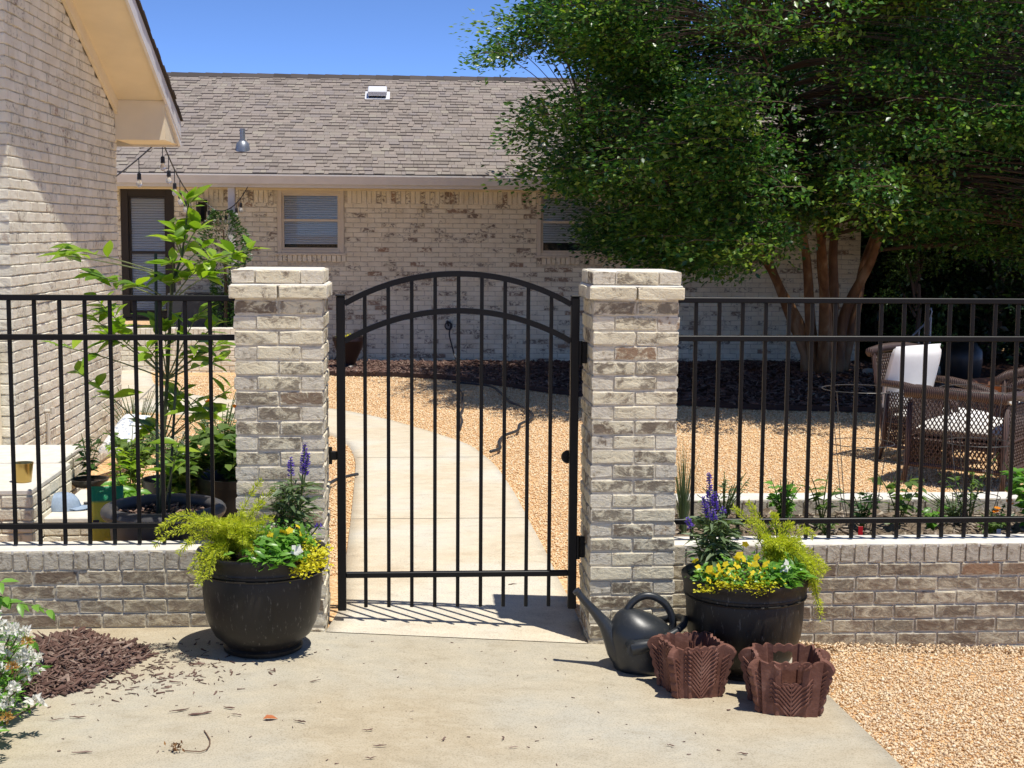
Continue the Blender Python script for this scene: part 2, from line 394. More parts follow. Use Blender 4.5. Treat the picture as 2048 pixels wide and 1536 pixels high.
# ------------------------------------------------------------------ loose gravel
def rot_mats(n, tilt=None):
    q=unit(np.concatenate([rng.normal(size=(n,4))],1)); w_,x,y,z=q.T
    return np.stack([1-2*(y*y+z*z),2*(x*y-z*w_),2*(x*z+y*w_),2*(x*y+z*w_),1-2*(x*x+z*z),2*(y*z-x*w_),2*(x*z-y*w_),2*(y*z+x*w_),1-2*(x*x+y*y)],1).reshape(n,3,3)
def pebbles(P, size, smooth=False):
    n=len(P); base=np.array([(1,0,0),(-1,0,0),(0,1,0),(0,-1,0),(0,0,1),(0,0,-1)],float)
    sc_=size[:,None]*np.stack([rng.uniform(.7,1.25,n),rng.uniform(.5,.9,n),rng.uniform(.4,.75,n)],1)
    V=base[None]*sc_[:,None,:]*rng.uniform(.85,1.15,(n,6,1))
    V=np.einsum('nij,nkj->nki',rot_mats(n),V)+P[:,None]
    f=np.array([(0,2,4),(2,1,4),(1,3,4),(3,0,4),(2,0,5),(1,2,5),(3,1,5),(0,3,5)])
    F=(np.arange(n)[:,None,None]*6+f[None]).reshape(-1,3)
    return V.reshape(-1,3),F
def gravel_front():
    n=62000; x=rng.uniform(1.62,4.0,n); y=rng.uniform(3.9,6.44,n)
    edge=np.interp(y,[1,4.6,5.2,5.75,6.33],[1.80,1.80,1.775,1.745,1.735])+rng.normal(0,.008,n)-.006-np.where(rng.random(n)<.02,rng.exponential(.06,n),0)
    k=(x>edge); x=x[k];y=y[k]
    z=H(x,y)-.008+.028*np.clip((y-6.2)/.24,0,1)+rng.uniform(-.004,.007,len(x))
    s=rng.gamma(6,.00105,len(x)).clip(.003,.014)
    return pebbles(np.stack([x,y,z],1),s)
V,F=gravel_front(); stuff(tag(obj('gravel',mesh_np('gravel',V,F,MT['pebble'])),'loose tan pea gravel beside the driveway in front of the right brick wall','gravel'))
def gravel_yard():
    n=240000; x=rng.uniform(-3.4,6.6,n); y=7.6+rng.random(n)**1.35*10.8
    wl=np.interp(y,[p[1] for p in WL],[p[0] for p in WL]); wr=np.interp(y,[p[1] for p in WR],[p[0] for p in WR])
    inwalk=(x>wl)&(x<wr)&(y<18.8)
    bm=np.interp(x,MBORD[:,0],MBORD[:,1]); k=(~inwalk)&(y<bm-.02)&((x>-2.45)|(y>12.3)); 
    k&=~((x>1.1)&(y<7.85)); k&=(x-.3)<(y*.42); k&=(x>-.21*y)
    x=x[k];y=y[k]; s=rng.uniform(.006,.0125,len(x))*(.75+.03*y)
    z=H(x,y)-.018+rng.uniform(-.002,.005,len(x))
    return pebbles(np.stack([x,y,z],1),s)
V,F=gravel_yard(); stuff(tag(obj('gravel',mesh_np('gravel',V,F,MT['pebble_far'])),'orange tan pea gravel covering the yard behind the gate','gravel'))

# ------------------------------------------------------------------ mulch chips
def chips(P, L, Wd, T, tilt=.35, yaw=None):
    n=len(P); base=np.array([(-1,-1,-1),(1,-1,-1),(1,1,-1),(-1,1,-1),(-1,-1,1),(1,-1,1),(1,1,1),(-1,1,1)],float)/2
    ya=rng.uniform(0,2*np.pi,n) if yaw is None else yaw
    ti=rng.normal(0,tilt,n); ro=rng.normal(0,.5,n)
    V=base[None]*np.stack([L,Wd,T],1)[:,None,:]
    V=V*np.where(base[None,:,0:1]>0,1.0,rng.uniform(.3,1.0,(n,1,1))*np.array([0,1,1])+np.array([1,0,0]))
    c,s=np.cos(ro)[:,None],np.sin(ro)[:,None]; y=V[...,1]*c-V[...,2]*s; z=V[...,1]*s+V[...,2]*c; V=np.stack([V[...,0],y,z],-1)
    c,s=np.cos(ti)[:,None],np.sin(ti)[:,None]; x=V[...,0]*c-V[...,2]*s; z=V[...,0]*s+V[...,2]*c; V=np.stack([x,V[...,1],z],-1)
    c,s=np.cos(ya)[:,None],np.sin(ya)[:,None]; x=V[...,0]*c-V[...,1]*s; y=V[...,0]*s+V[...,1]*c; V=np.stack([x,y,V[...,2]],-1)
    V=V+P[:,None]
    f=np.array([(3,2,1,0),(4,5,6,7),(0,1,5,4),(1,2,6,5),(2,3,7,6),(3,0,4,7)])
    return V.reshape(-1,3),(np.arange(n)[:,None,None]*8+f[None]).reshape(-1,4)
def mulch_pile():
    n=8500; a=rng.uniform(0,2*np.pi,n); r=np.sqrt(rng.random(n))
    wob=1+.16*np.sin(3*a+1)+.1*np.sin(5*a)
    x=-1.45+.255*r*wob*np.cos(a); y=5.90+.44*r*wob*np.sin(a)
    k=(y<6.42); x=x[k];y=y[k];r=r[k]
    z=Fz(x)+.010+(.055*np.clip(1-r,0,1)**.7)*rng.random(len(x))
    L=rng.gamma(2.2,.02,len(x)).clip(.006,.13)
    return chips(np.stack([x,y,z],1),L,np.minimum(.014,L*rng.uniform(.06,.3,len(x))),rng.uniform(.002,.005,len(x)),.28)
V,F=mulch_pile(); stuff(tag(obj('mulch',mesh_np('mulch',V,F,MT['chip'])),'low pile of shredded brown mulch spilled on the driveway by the left wall','mulch'))
def scatter_small():
    n=520; x=np.r_[rng.normal(-1.10,.17,400),rng.uniform(-1.5,1.3,n-400)]; y=np.r_[rng.normal(5.80,.19,400),rng.uniform(4.7,6.3,n-400)]
    k=(y<6.28)&(x<1.6); x=x[k];y=y[k]
    L=rng.uniform(.006,.032,len(x))*np.where(np.arange(len(x))>370,.55,1.2)
    return chips(np.stack([x,y,H(x,y)+.007],1),L,L*rng.uniform(.09,.25,len(x)),rng.uniform(.0015,.004,len(x)),.08)
V,F=scatter_small(); stuff(tag(obj('debris',mesh_np('debris',V,F,MT['chip'])),'fine mulch crumbs scattered over the driveway','debris'))
def mulch_far():
    n=9000; x=rng.uniform(-2,6.5,n); b0=np.interp(x,MBORD[:,0],MBORD[:,1]); y=b0+rng.random(n)**1.2*(19.9-b0)
    L=rng.uniform(.03,.11,n)
    return chips(np.stack([x,y,np.full(n,.045)],1),L,L*.25,np.full(n,.01),.3)
V,F=mulch_far(); stuff(tag(obj('mulch',mesh_np('mulch',V,F,MT['chip'])),'reddish bark mulch along the far house wall','mulch'))
# single chips and twigs one can pick out on the concrete
lone=[(-.88,5.28,.085,.5),(-.80,5.24,.09,.35),(-.70,5.30,.05,-.4),(-.66,5.22,.05,-.5),(-.42,5.14,.05,-.4),(-.58,5.75,.03,.5),(-.40,5.62,.05,.6),(-.17,5.08,.04,.2),(-.12,4.92,.05,.05),
      (-.15,4.8,.035,.1),(.11,5.02,.03,1.2),(.33,5.05,.028,1.3),(.36,4.96,.032,.4),(.95,5.04,.03,-.6),(1.21,4.98,.045,-.3),(-1.15,4.86,.07,.1),(-1.32,5.2,.06,.4),(-1.25,5.22,.06,-.2),(-.95,5.62,.05,-.2),(-.9,5.85,.07,.2),
      (.52,7.35,.05,.2)]
for (x,y,L,ya) in lone:
    mb=MB(); kk=random.randint(4,6); bend=random.uniform(-.25,.25)
    pts=[(math.cos(ya)*L*(i/(kk-1)-.5)-math.sin(ya)*L*bend*((i/(kk-1)-.5)**2)+random.gauss(0,.002),math.sin(ya)*L*(i/(kk-1)-.5)+math.cos(ya)*L*bend*((i/(kk-1)-.5)**2)+random.gauss(0,.002),random.uniform(-.002,.003)) for i in range(kk)]
    mb.tube(pts,[random.uniform(.4,1.0)*max(.0045,L*.075)*(.35 if i in (0,kk-1) else 1) for i in range(kk)],5); mb.v=[(v[0],v[1],v[2]*.7) for v in mb.v]; me=bpy.data.meshes.new('mulch_chip'); me.from_pydata(mb.v,[],mb.f); me.materials.append(MT['chip'])
    tag(obj('mulch_chip',me,None,(x,y,float(H(x,y))+.011)),'single dark bark chip lying loose on the concrete','wood chip','bark chips scattered on the concrete')
V,F=leaf6(np.zeros((1,3)),np.array([[1.,.1,.12]]),np.array([[0,-.3,1.]]),[.055],[.026],.3,.2)
tag(obj('fallen_leaf',mesh_np('fallen_leaf',V,F,plain('dry_orange_leaf',(.42,.12,.03),.6)),None,(-.56,5.17,.048)),'curled dry orange leaf on the driveway below the left pot','leaf')
mb=MB(); mb.tube([(0,0,.004),(.03,-.012,.006),(.06,-.018,.006),(.078,.0,.007),(.082,.05,.006),(.075,.10,.006),(.055,.16,.005),(.04,.2,.004)],.0022,5)
tw=mb.build('dry_twig',plain('twig',(.18,.11,.07),.9),None,(-.80,4.86,.043)); tag(tw,'thin bent dry twig with a withered flower head at the front edge of the driveway','twig')
V,F=leaf_verts(rng.normal(0,.012,(40,3))+np.array([-.03,0,.014]),rand_dirs(40),rand_dirs(40),np.full(40,.018),np.full(40,.008))
obj('withered_flower',mesh_np('withered_flower',V,F,island_cols('withered',[(.16,.07,.03),(.3,.16,.06),(.1,.05,.03)])),tw)
# ================================================================== brickwork
def unit_brick(seed, lumpy=1.0):
    """unit brick (1 x 1 x 1, centred): octagonal section, five stations, jittered edges"""
    r=np.random.default_rng(seed); V=[];F=[]
    cy,cz=.035,.085                                    # chamfers as fractions of depth / height
    sec=[(-.5+cy,-.5),(.5-cy,-.5),(.5,-.5+cz),(.5,.5-cz),(.5-cy,.5),(-.5+cy,.5),(-.5,.5-cz),(-.5,-.5+cz)]
    for i,x in enumerate((-.5,-.475,r.uniform(-.2,.2),.475,.5)):
        k=.93 if i in (0,4) else 1.0
        for (y,z) in sec:
            V.append((x+r.normal(0,.004)*lumpy, y*(.985 if k<1 else 1)+r.normal(0,.012)*lumpy, z*k+r.normal(0,.028)*lumpy))
    for i in range(4):
        for j in range(8): F.append((i*8+j,(i+1)*8+j,(i+1)*8+(j+1)%8,i*8+(j+1)%8))
    F.append(tuple(range(8))); F.append(tuple(32+j for j in range(7,-1,-1)))
    me=bpy.data.meshes.new('brick'); me.from_pydata(V,[],F); me.update(); return me
UB={}
def ubricks(mat,n=9):
    if mat not in UB:
        UB[mat]=[]
        for i in range(n):
            me=unit_brick(100+i); me.materials.append(MT[mat]); UB[mat].append(me)
    return UB[mat]
_ub=[unit_brick(100+i) for i in range(9)]
_ubV=[np.array([v.co[:] for v in me.vertices]) for me in _ub]
_ubQ=[[tuple(p.vertices) for p in me.polygons] for me in _ub]
def put_brick(mat,parent,c,L,D,Hh,rz=0,name='brick'):
    me=random.choice(ubricks(mat)); flip=random.choice((0,math.pi))
    return obj(name,me,parent,c,(0,0,rz+flip),(L,D,Hh))
def join_bricks(name,mat,parent,items):
    mb=MB()
    for (c,L,D,Hh,rz) in items:
        k=random.randrange(9); V=_ubV[k]*np.array([L,D,Hh])
        if rz: V=np.stack([-V[:,1],V[:,0],V[:,2]],1)
        mb.add(V+np.array(c),_ubQ[k])
    return stuff(mb.build(name,MT[mat],parent))

CO=.0677; MOD=.1985; JT=.010
ZC=.402; ZP=1.686; YF=6.5427; PW=.397
def pillar(x0,label,seed):
    random.seed(seed)
    t=thing('brick_pillar',label,'pillar',(x0+PW/2,YF,-.13))
    zb=.13; hw=PW/2
    MB().box(-hw+.008,hw-.008,-hw+.008,hw-.008,-.1,ZP+zb-.012).build('mortar_core',MT['mortar'],t)
    def ring(zc,h,ex,turn,rows=True):
        w=PW+2*ex; q=w/4; d=q*2-JT; dep=q-.002 if True else 0
        lst=[]
        s=w/2
        for sgn in (-1,1):
            for k in (-1,1): lst.append(((k*q, sgn*(s-q/2), zc), 2*q-JT, q-.001, 0))
            lst.append(((sgn*(s-q/2),0,zc), 2*q-JT, q-.001, 1))
        for (c,L,D,r) in lst:
            x,y,z=c
            if turn: x,y,r=-y,x,1-r
            j=random.gauss(0,.0015)
            put_brick('brick_pillar',t,(x+(j if abs(x)>.12 else 0),y+(j if abs(y)>.12 else 0),z),L,D,h-JT,math.pi/2*r)
    z=ZP+zb-CO/2
    ring(z,CO,.004,1); z-=CO
    ring(z,CO,.021,0); z-=CO
    MB().bbox(-hw-.012,hw+.012,-hw-.012,hw+.012,ZP+zb-CO-.010,ZP+zb-CO+.001,.006).build('ledge_mortar',MT['coping'],t)
    MB().bbox(-hw+.012,hw-.012,-hw+.012,hw-.012,ZP+zb-.02,ZP+zb-.001,.006).build('cap_mortar',MT['coping'],t)
    k=0
    while z>-.05:
        ring(z,CO,0,k%2); z-=CO; k+=1
    return t
pl=pillar(-.7961,'whitewashed brick pillar on the hinge-free side of the gate behind the left flower pot',5)
pl['label']='whitewashed brick pillar with the left flower pot before it'
pr_=pillar(.8043,'whitewashed brick pillar behind the black watering can',6)

def low_wall(name,x0,x1,label,yc,thick,top,zbot,mat='brick_low',inner=False,seed=3):
    random.seed(seed)
    t=thing(name,label,'wall',((x0+x1)/2,yc,zbot)); L=x1-x0; hw=L/2; hy=thick/2
    RH=.088
    MB().box(-hw,hw,-hy+.009,hy-.009,-.06,top-zbot-.012).build('mortar_core',MT['mortar'],t)
    n=int(round(L/CO)); st=L/n
    for i in range(n):                                  # rowlock coping, each brick on edge
        put_brick(mat,t,(-hw+(i+.5)*st,random.gauss(0,.0015),top-zbot-RH/2),thick,st-JT*.9,RH-.004,math.pi/2)
    MB().bbox(-hw,hw,-hy+.006,hy-.006,top-zbot-.02,top-zbot+.0035,.004).build('coping_mortar',MT['coping'],t)
    z=top-zbot-RH-CO/2; k=0
    while z>-.06:
        for s in (-1,1):
            if s>0 and not inner: continue
            u=-hw-(MOD/2 if k%2 else 0)-random.uniform(0,.02)
            while u<hw:
                a=max(u,-hw);b=min(u+MOD,hw)
                if b-a>.03:
                    put_brick(mat,t,((a+b)/2,s*(hy-.048)+random.gauss(0,.0015),z),b-a-JT,.096,CO-JT)
                u+=MOD
        z-=CO;k+=1
    return t
low_wall('brick_wall',-3.3,-.797,'low grey-brown brick wall under the fence left of the gate',YF,.20,ZC,-.10,seed=3)
low_wall('brick_wall',1.202,3.75,'low grey-brown brick wall under the fence right of the gate',YF,.20,ZC,-.24,seed=4)
low_wall('brick_wall',1.25,4.6,'low brick rear wall of the raised flower bed in front of the chairs',7.66,.20,ZC,-.1,seed=8)
# raised bed soil
bx=np.linspace(1.21,4.5,60); by=np.linspace(6.64,7.57,14); X,Y=np.meshgrid(bx,by)
Z=.315+.022*np.sin(X*9+1.3*Y)*np.sin(Y*11)+.012*rng.normal(size=X.shape)
struct(obj('soil_bed',grid_mesh('soil_bed',X,Y,Z,MT['soil'])))
n=900; x=rng.uniform(1.25,4.2,n); y=rng.uniform(6.66,7.55,n); L=rng.uniform(.01,.045,n)
V,F=chips(np.stack([x,y,np.full(n,.335)],1),L,L*.4,L*.25,.4)
stuff(tag(obj('clods',mesh_np('clods',V,F,island_cols('clod',[(.10,.075,.055),(.3,.24,.18),(.45,.38,.29),(.18,.13,.1)]))),'dry crumbly soil and bark bits in the raised bed','soil'))

# ------------------------------------------------------------------ steps beside the left house
def steps(name,label,x0,x1,y0,y1,z1,seed):
    random.seed(seed)
    t=thing(name,label,'step',((x0+x1)/2,(y0+y1)/2,0)); hx=(x1-x0)/2; hy=(y1-y0)/2
    MB().box(-hx+.01,hx-.01,-hy+.01,hy-.01,-.05,z1-.012).build('mortar_core',MT['mortar'],t)
    n=max(2,int(2*hy/CO))
    MB().bbox(-hx+.004,hx-.004,-hy+.004,hy-.004,z1-.03,z1,.006).build('tread',MT['coping'],t)
    z=z1-.03-CO/2;k=0
    while z>-.02:
        for ax in (0,1):
            hh=hx if ax==0 else hy; u=-hh-(MOD/2 if k%2 else 0)
            while u<hh:
                a=max(u,-hh);b=min(u+MOD,hh)
                if b-a>.03:
                    m_=(a+b)/2
                    if ax==0: put_brick('brick_house',t,(m_,-hy+.047,z),b-a-JT,.094,CO-JT)
                    else: put_brick('brick_house',t,(hx-.047,m_,z),b-a-JT,.094,CO-JT,math.pi/2)
                u+=MOD
        z-=CO;k+=1
steps('brick_step','low brick step with white top carrying the blue cap',-2.00,-1.62,7.70,8.57,.30,1)
steps('brick_step','brick step carrying the gold pot at the left edge',-2.75,-1.995,7.48,8.35,.495,2)
steps('brick_step','tallest brick step against the left house corner',-3.1,-2.07,8.36,9.04,.50,9)

# ================================================================== left house
lh=thing('brick_house','near house on the left with whitewashed brick gable wall and tan soffit','house',(-2.5,10.7,0))
YA,YB=9.06,12.32
MB().box(-6,-.010,YA-10.7+.010,YB-10.7-.01,-.1,4.9).build('wall',MT['mortar'],lh)
wall_l=lh.children[0]
def rake_z(y): return 2.863+(12.097-y)*.3655          # underside line of the rake frieze on the wall
items=[]; random.seed(12)
for k in range(74):
    z=k*CO+CO/2
    u=YA+(MOD/2 if k%2 else 0)-MOD+.008*math.sin(k*5.1)
    while u<YB:
        a=max(u,YA);b=min(u+MOD,YB)
        if b-a>.03 and z<rake_z(b)+.06: items.append(((random.gauss(0,.0018)-.047,(a+b)/2-10.7,z),b-a-JT*.8,.096,CO-JT*.8,1))
        u+=MOD
for k in range(60):                                     # end wall turned to the camera
    z=k*CO+CO/2; u=-.9-(MOD/2 if k%2 else 0)
    while u<0:
        a=max(u,-.9);b=min(u+MOD,-.097 if k%2 else 0)
        if b-a>.03: items.append((((a+b)/2,YA-10.7+.047+random.gauss(0,.0015),z),b-a-JT*.8,.096,CO-JT*.8,0))
        u+=MOD
items.sort(key=lambda it:(0 if (it[4]==1 and .35<it[0][2]<3.3) else 1, it[0][1]))
for (c,L,D,h,r) in items[:300]: put_brick('brick_house',wall_l,c,L,D,h,math.pi/2*r)
join_bricks('brick_field','brick_house',wall_l,items[300:])
# gable roof over it: rises towards the camera, eave end at the far corner
SL=.372; XO=.42; YE=12.93-10.7; ZE=2.80
def rz_(y): return ZE+(YE-y)*SL                          # top of deck along local y
yn=-6.0
def slab(name,x0,x1,off0,off1,mat,y0=yn,y1=YE):
    V=[(x0,y0,rz_(y0)+off0),(x1,y0,rz_(y0)+off0),(x1,y1,rz_(y1)+off0),(x0,y1,rz_(y1)+off0),(x0,y0,rz_(y0)+off1),(x1,y0,rz_(y0)+off1),(x1,y1,rz_(y1)+off1),(x0,y1,rz_(y1)+off1)]
    mb=MB(); mb.add(V,[(3,2,1,0),(4,5,6,7),(0,1,5,4),(1,2,6,5),(2,3,7,6),(3,0,4,7)]); return mb.build(name,mat,lh)
dark_sh=island_cols('roof_edge_shingle',[(.05,.043,.04),(.10,.085,.08),(.07,.06,.055)],.9,.1)
slab('soffit',-.2,XO-.002,-.115,-.10,MT['cream'])
slab('roof',-6,XO+.035,.005,.02,dark_sh)
slab('rake_board',XO,XO+.022,-.15,.0,MT['trim_white'])
slab('frieze_board',.004,.03,-.235,-.113,MT['cream'],yn,YE-.62)
# ragged shingle ends along the rake
mb=MB(); y=yn; 
while y<YE:
    L=.14; zz=rz_(y); mb.box(XO-.1,XO+.045+random.uniform(-.006,.008),y,y+L*.98,0,0); 
    o=len(mb.v)-8
    for i in range(8):
        vx,vy,vz=mb.v[o+i]; mb.v[o+i]=(vx,vy,rz_(vy)+(.018 if i<4 else .034-.008*((vy-y)/L)))
    y+=L
mb.build('shingle_edge',dark_sh,lh)
# boxed eave return at the low end of the rake
mb=MB(); y0=YE-.66
V=[(.002,y0,rz_(y0)-.118),(XO-.004,y0,rz_(y0)-.118),(XO-.004,YE,rz_(YE)-.118),(.002,YE,rz_(YE)-.118),(.002,y0,ZE-.20),(XO-.004,y0,ZE-.20),(XO-.004,YE,ZE-.20),(.002,YE,ZE-.20)]
mb.add(V,[(0,1,2,3),(7,6,5,4),(4,5,1,0),(5,6,2,1),(6,7,3,2),(7,4,0,3)]); mb.build('eave_box',MT['cream'],lh)
mb=MB(); V=[(XO-.003,y0,rz_(y0)-.12),(XO+.018,y0,rz_(y0)-.12),(XO+.018,YE,rz_(YE)-.12),(XO-.003,YE,rz_(YE)-.12),(XO-.003,y0,rz_(y0)-.16),(XO+.018,y0,rz_(y0)-.16),(XO+.018,YE,ZE-.215),(XO-.003,YE,ZE-.215)]
mb.add(V,[(0,1,2,3),(7,6,5,4),(4,5,1,0),(5,6,2,1),(6,7,3,2),(7,4,0,3)]); mb.build('return_board',MT['trim_white'],lh)
MB().box(-6,XO+.02,YE,YE+.02,ZE-.22,ZE+.0).build('fascia',MT['trim_white'],lh)
MB().box(-6,XO+.0,YE+.021,YE+.10,ZE-.11,ZE+.0).build('gutter',MT['trim_white'],lh)
MB().bbox(-.19,-.085,YA-10.7-.05,YA-10.7-.002,0,1.12,.006).build('door_casing',MT['cream'],lh)
MB().bbox(-.22,-.075,YA-10.7-.05,YA-10.7-.002,2.35,2.85,.006).build('wall_vent',MT['tan_trim'],lh)
mb=MB(); mb.tube([(.0,-.93,.62),(.05,-.93,.62)],.012,8); mb.tube([(.05,-.93,.645),(.05,-.93,.60)],.016,8); mb.tube([(.02,-.93,.0),(.02,-.93,.6)],.011,8)
mb.build('spigot',plain('painted_pipe',(.6,.56,.48),.5),lh)

# ================================================================== far house
fh=thing('brick_house','long far house with whitewashed brick wall and grey-brown shingle roof','house',(0,20,0))
XL,XR=-6.0,6.38
wins=[(-1.885,-.965,1.52,2.42),(1.73,2.66,1.50,2.42),(3.0,3.66,1.50,2.42),(-4.02,-3.30,-.1,2.41)]
def in_win(x0,x1,z0,z1): return any(x1>a+.002 and x0<b-.002 and z1>c+.002 and z0<d-.002 for a,b,c,d in wins)
mb=MB(); bxs=sorted({XL,XR,*[w_[0] for w_ in wins],*[w_[1] for w_ in wins]}); bzs=sorted({-.1,2.6,*[w_[2] for w_ in wins],*[w_[3] for w_ in wins]})
for i in range(len(bxs)-1):
    for j in range(len(bzs)-1):
        if not in_win(bxs[i],bxs[i+1],bzs[j],bzs[j+1]): mb.add([(bxs[i],.012,bzs[j]),(bxs[i+1],.012,bzs[j]),(bxs[i+1],.012,bzs[j+1]),(bxs[i],.012,bzs[j+1])],[(0,1,2,3)])
mb.box(XL,XL+.1,.0125,8,-.1,2.6); mb.box(XR-.1,XR-.01,.0125,8,-.1,2.6)
wall_f=mb.build('wall',MT['mortar'],fh)
items=[]; random.seed(22); k=0; z=CO/2
ztop=2.42-.2
while z<ztop:
    u=XL-(MOD/2 if k%2 else 0)
    while u<XR:
        a=max(u,XL);b=min(u+MOD,XR)
        segs=[(a,b)]
        for (wa,wb,wc,wd) in wins:
            if z+CO/2>wc-.105*(wc>0) and z-CO/2<wd:
                ns=[]
                for (p,q) in segs:
                    if q<=wa or p>=wb: ns.append((p,q))
                    else:
                        if p<wa: ns.append((p,wa))
                        if q>wb: ns.append((wb,q))
                segs=ns
        for (p,q) in segs:
            if q-p>.03: items.append((((p+q)/2,.047+random.gauss(0,.0015),z),q-p-JT,.09,CO-JT,0))
        u+=MOD
    z+=CO;k+=1
u=XL
while u<XR:                                             # soldier course under the eave
    if not in_win(u,u+CO,2.23,2.40): items.append(((u+CO/2,.047+random.gauss(0,.0015),2.32),CO-JT,.09,.19,0))
    u+=CO
for (wa,wb,wc,wd) in wins[:3]:                           # rowlock sills
    u=wa-.0
    while u<wb-.01: items.append(((u+CO/2,.035,wc-.055),CO-JT,.11,.092,0)); u+=CO
items.sort(key=lambda it: abs(it[0][0]-.15)+abs(it[0][2]-1.55)*.9)
for (c,L,D,h,r) in items[:300]: put_brick('brick_far',wall_f,c,L,D,h)
join_bricks('brick_field','brick_far',wall_f,items[300:])
# side return of the far house, seen lit at its right corner
items=[]
for k in range(38):
    u=.0-(MOD/2 if k%2 else 0)
    while u<2.0:
        a=max(u,.0);items.append(((XR-.047,(a+u+MOD)/2,k*CO+CO/2),u+MOD-a-JT,.09,CO-JT,1)); u+=MOD
join_bricks('side_brick_field','brick_far',wall_f,items)

def sash_window(x0,x1,z0,z1,fm,mid,nsl,name='window',fw=.06,blind_to=None):
    mb=MB(); y0,y1=-.012,.07
    mb.bbox(x0,x0+fw,y0,y1,z0,z1,.004); mb.bbox(x1-fw,x1,y0,y1,z0,z1,.004); mb.bbox(x0+fw,x1-fw,y0,y1,z1-fw,z1,.004); mb.bbox(x0+fw,x1-fw,y0,y1,z0,z0+fw,.004)
    w_=mb.build(name,fm,fh)
    MB().bbox(x0-.03,x1+.03,-.045,.02,z0-.012,z0+.018,.004).build('sill',fm,w_)
    a,b,c,d=x0+fw,x1-fw,z0+fw,z1-fw; s=.032
    mb=MB(); mb.box(a,b,.010,.035,mid-s/2,mid+s/2); mb.box(a,a+s,.02,.045,c,mid); mb.box(b-s,b,.02,.045,c,mid); mb.box(a,a+s,.03,.055,mid,d); mb.box(b-s,b,.03,.055,mid,d); mb.box(a+s,b-s,.02,.045,c,c+s); mb.box(a+s,b-s,.03,.055,d-s,d)
    mb.build('sash',fm,w_)
    MB().box(a+s,b-s,.034,.037,c+s,mid-s/2).build('pane',MT['glass'],w_); MB().box(a+s,b-s,.044,.047,mid+s/2,d-s).build('pane',MT['glass'],w_)
    MB().add([(a-.05,.25,c-.1),(b+.05,.25,c-.1),(b+.05,.25,d+.1),(a-.05,.25,d+.1)],[(0,1,2,3)]).build('room_dark',MT['interior'],w_)
    zb=blind_to if blind_to else c+.02; me=None; st=(d-zb)/nsl
    for i in range(nsl):
        if me is None:
            q=MB(); q.add([(-1,-.016,-st*.37),(1,-.016,-st*.37),(1,.016,st*.37),(-1,.016,st*.37),(-1,-.014,-st*.37-.003),(1,-.014,-st*.37-.003),(1,.018,st*.37-.003),(-1,.018,st*.37-.003)],[(0,1,2,3),(7,6,5,4),(0,4,5,1),(2,6,7,3)]); o=q.build('slat',MT['blind'],w_,((a+b)/2,.062,d-(i+.5)*st)); me=o.data
        else: o=obj('slat',me,w_,((a+b)/2,.062,d-(i+.5)*st))
        o.scale=((b-a)/2-.01,1,1)
    return w_
w1=sash_window(-1.885,-.965,1.52,2.42,MT['tan_trim'],1.99,22,blind_to=1.66)
w2=sash_window(1.73,2.66,1.50,2.42,MT['tan_trim'],1.99,20,blind_to=1.70)
w3=sash_window(3.0,3.66,1.50,2.42,MT['tan_trim'],1.99,20,blind_to=1.72)
w4=sash_window(-4.02,-3.30,.60,2.41,MT['dark_frame'],1.53,46,fw=.10)
# eaves, gutter, roof
MB().box(XL,XR+.25,-.60,.0,2.425,2.437).build('soffit',MT['cream'],fh)
MB().box(XL,XR,-.03,-.001,2.40,2.424).build('frieze_board',MT['cream'],fh)
MB().box(XL,XR+.25,-.62,-.601,2.42,2.60).build('fascia',MT['trim_white'],fh)
mb=MB(); mb.sweep([(XL,-.63,2.59),(XR+.25,-.63,2.59)],[(0,0),(-.09,0),(-.125,.02),(-.125,.075),(-.06,.10),(-.02,.118),(.0,.118),(.0,.108),(-.05,.09),(-.115,.068),(-.115,.02),(-.0,.006)],up=(0,0,1)); g=mb.build('gutter',MT['trim_white'],fh)
RS=.43; EY,EZ=-.70,2.60; NR=5.35                          # slope, eave edge, run
def roof_pt(x,s,lift=0):                                   # s along the slope in metres
    c=1/math.hypot(1,RS); return (x,EY+s*c-lift*RS*c,EZ+s*c*RS+lift*c)
SLEN=4.62/(1/math.hypot(1,RS)) if False else 4.30
mb=MB(); mb.add([roof_pt(XL,0,-.01),roof_pt(XR+.3,0,-.01),roof_pt(XR+.3,SLEN,-.01),roof_pt(XL,SLEN,-.01)],[(0,1,2,3)])
top=roof_pt(0,SLEN); mb.add([(XL,top[1],top[2]-.02),(XR+.3,top[1],top[2]-.02),(XR+.3,top[1]+4.5,top[2]-2),(XL,top[1]+4.5,top[2]-2)],[(0,1,2,3)])
mb.add([(XR-.02,0,2.4),(XR-.02,8,2.4),(XR-.02,top[1],top[2]-.03)],[(0,1,2)])
m_sh=bpy.data.materials.new('roof_shingle'); m_sh.use_nodes=True; nt=m_sh.node_tree; b=nt.nodes['Principled BSDF']; b.inputs['Roughness'].default_value=.95; b.inputs['Specular IOR Level'].default_value=.1
r=rnd(nt); col=ramp(nt,r,[(0,(.235,.20,.175)),(.25,(.285,.245,.215)),(.5,(.32,.27,.235)),(.7,(.27,.235,.22)),(.85,(.34,.30,.25)),(1,(.25,.21,.19))])
nn=noise(nt,260,pos(nt),2,.6); col=mixc(nt,1.0,col,ramp(nt,nn,[(.3,(.68,.68,.68)),(.7,(1.2,1.2,1.2))]),'MULTIPLY'); nt.links.new(col,b.inputs['Base Color']); bump(nt,b,nn,.4,.004)
roof_f=mb.build('roof',m_sh,fh)
items=[]; random.seed(31); EXPO=.128; ns=int(SLEN/EXPO)
c_=1/math.hypot(1,RS)
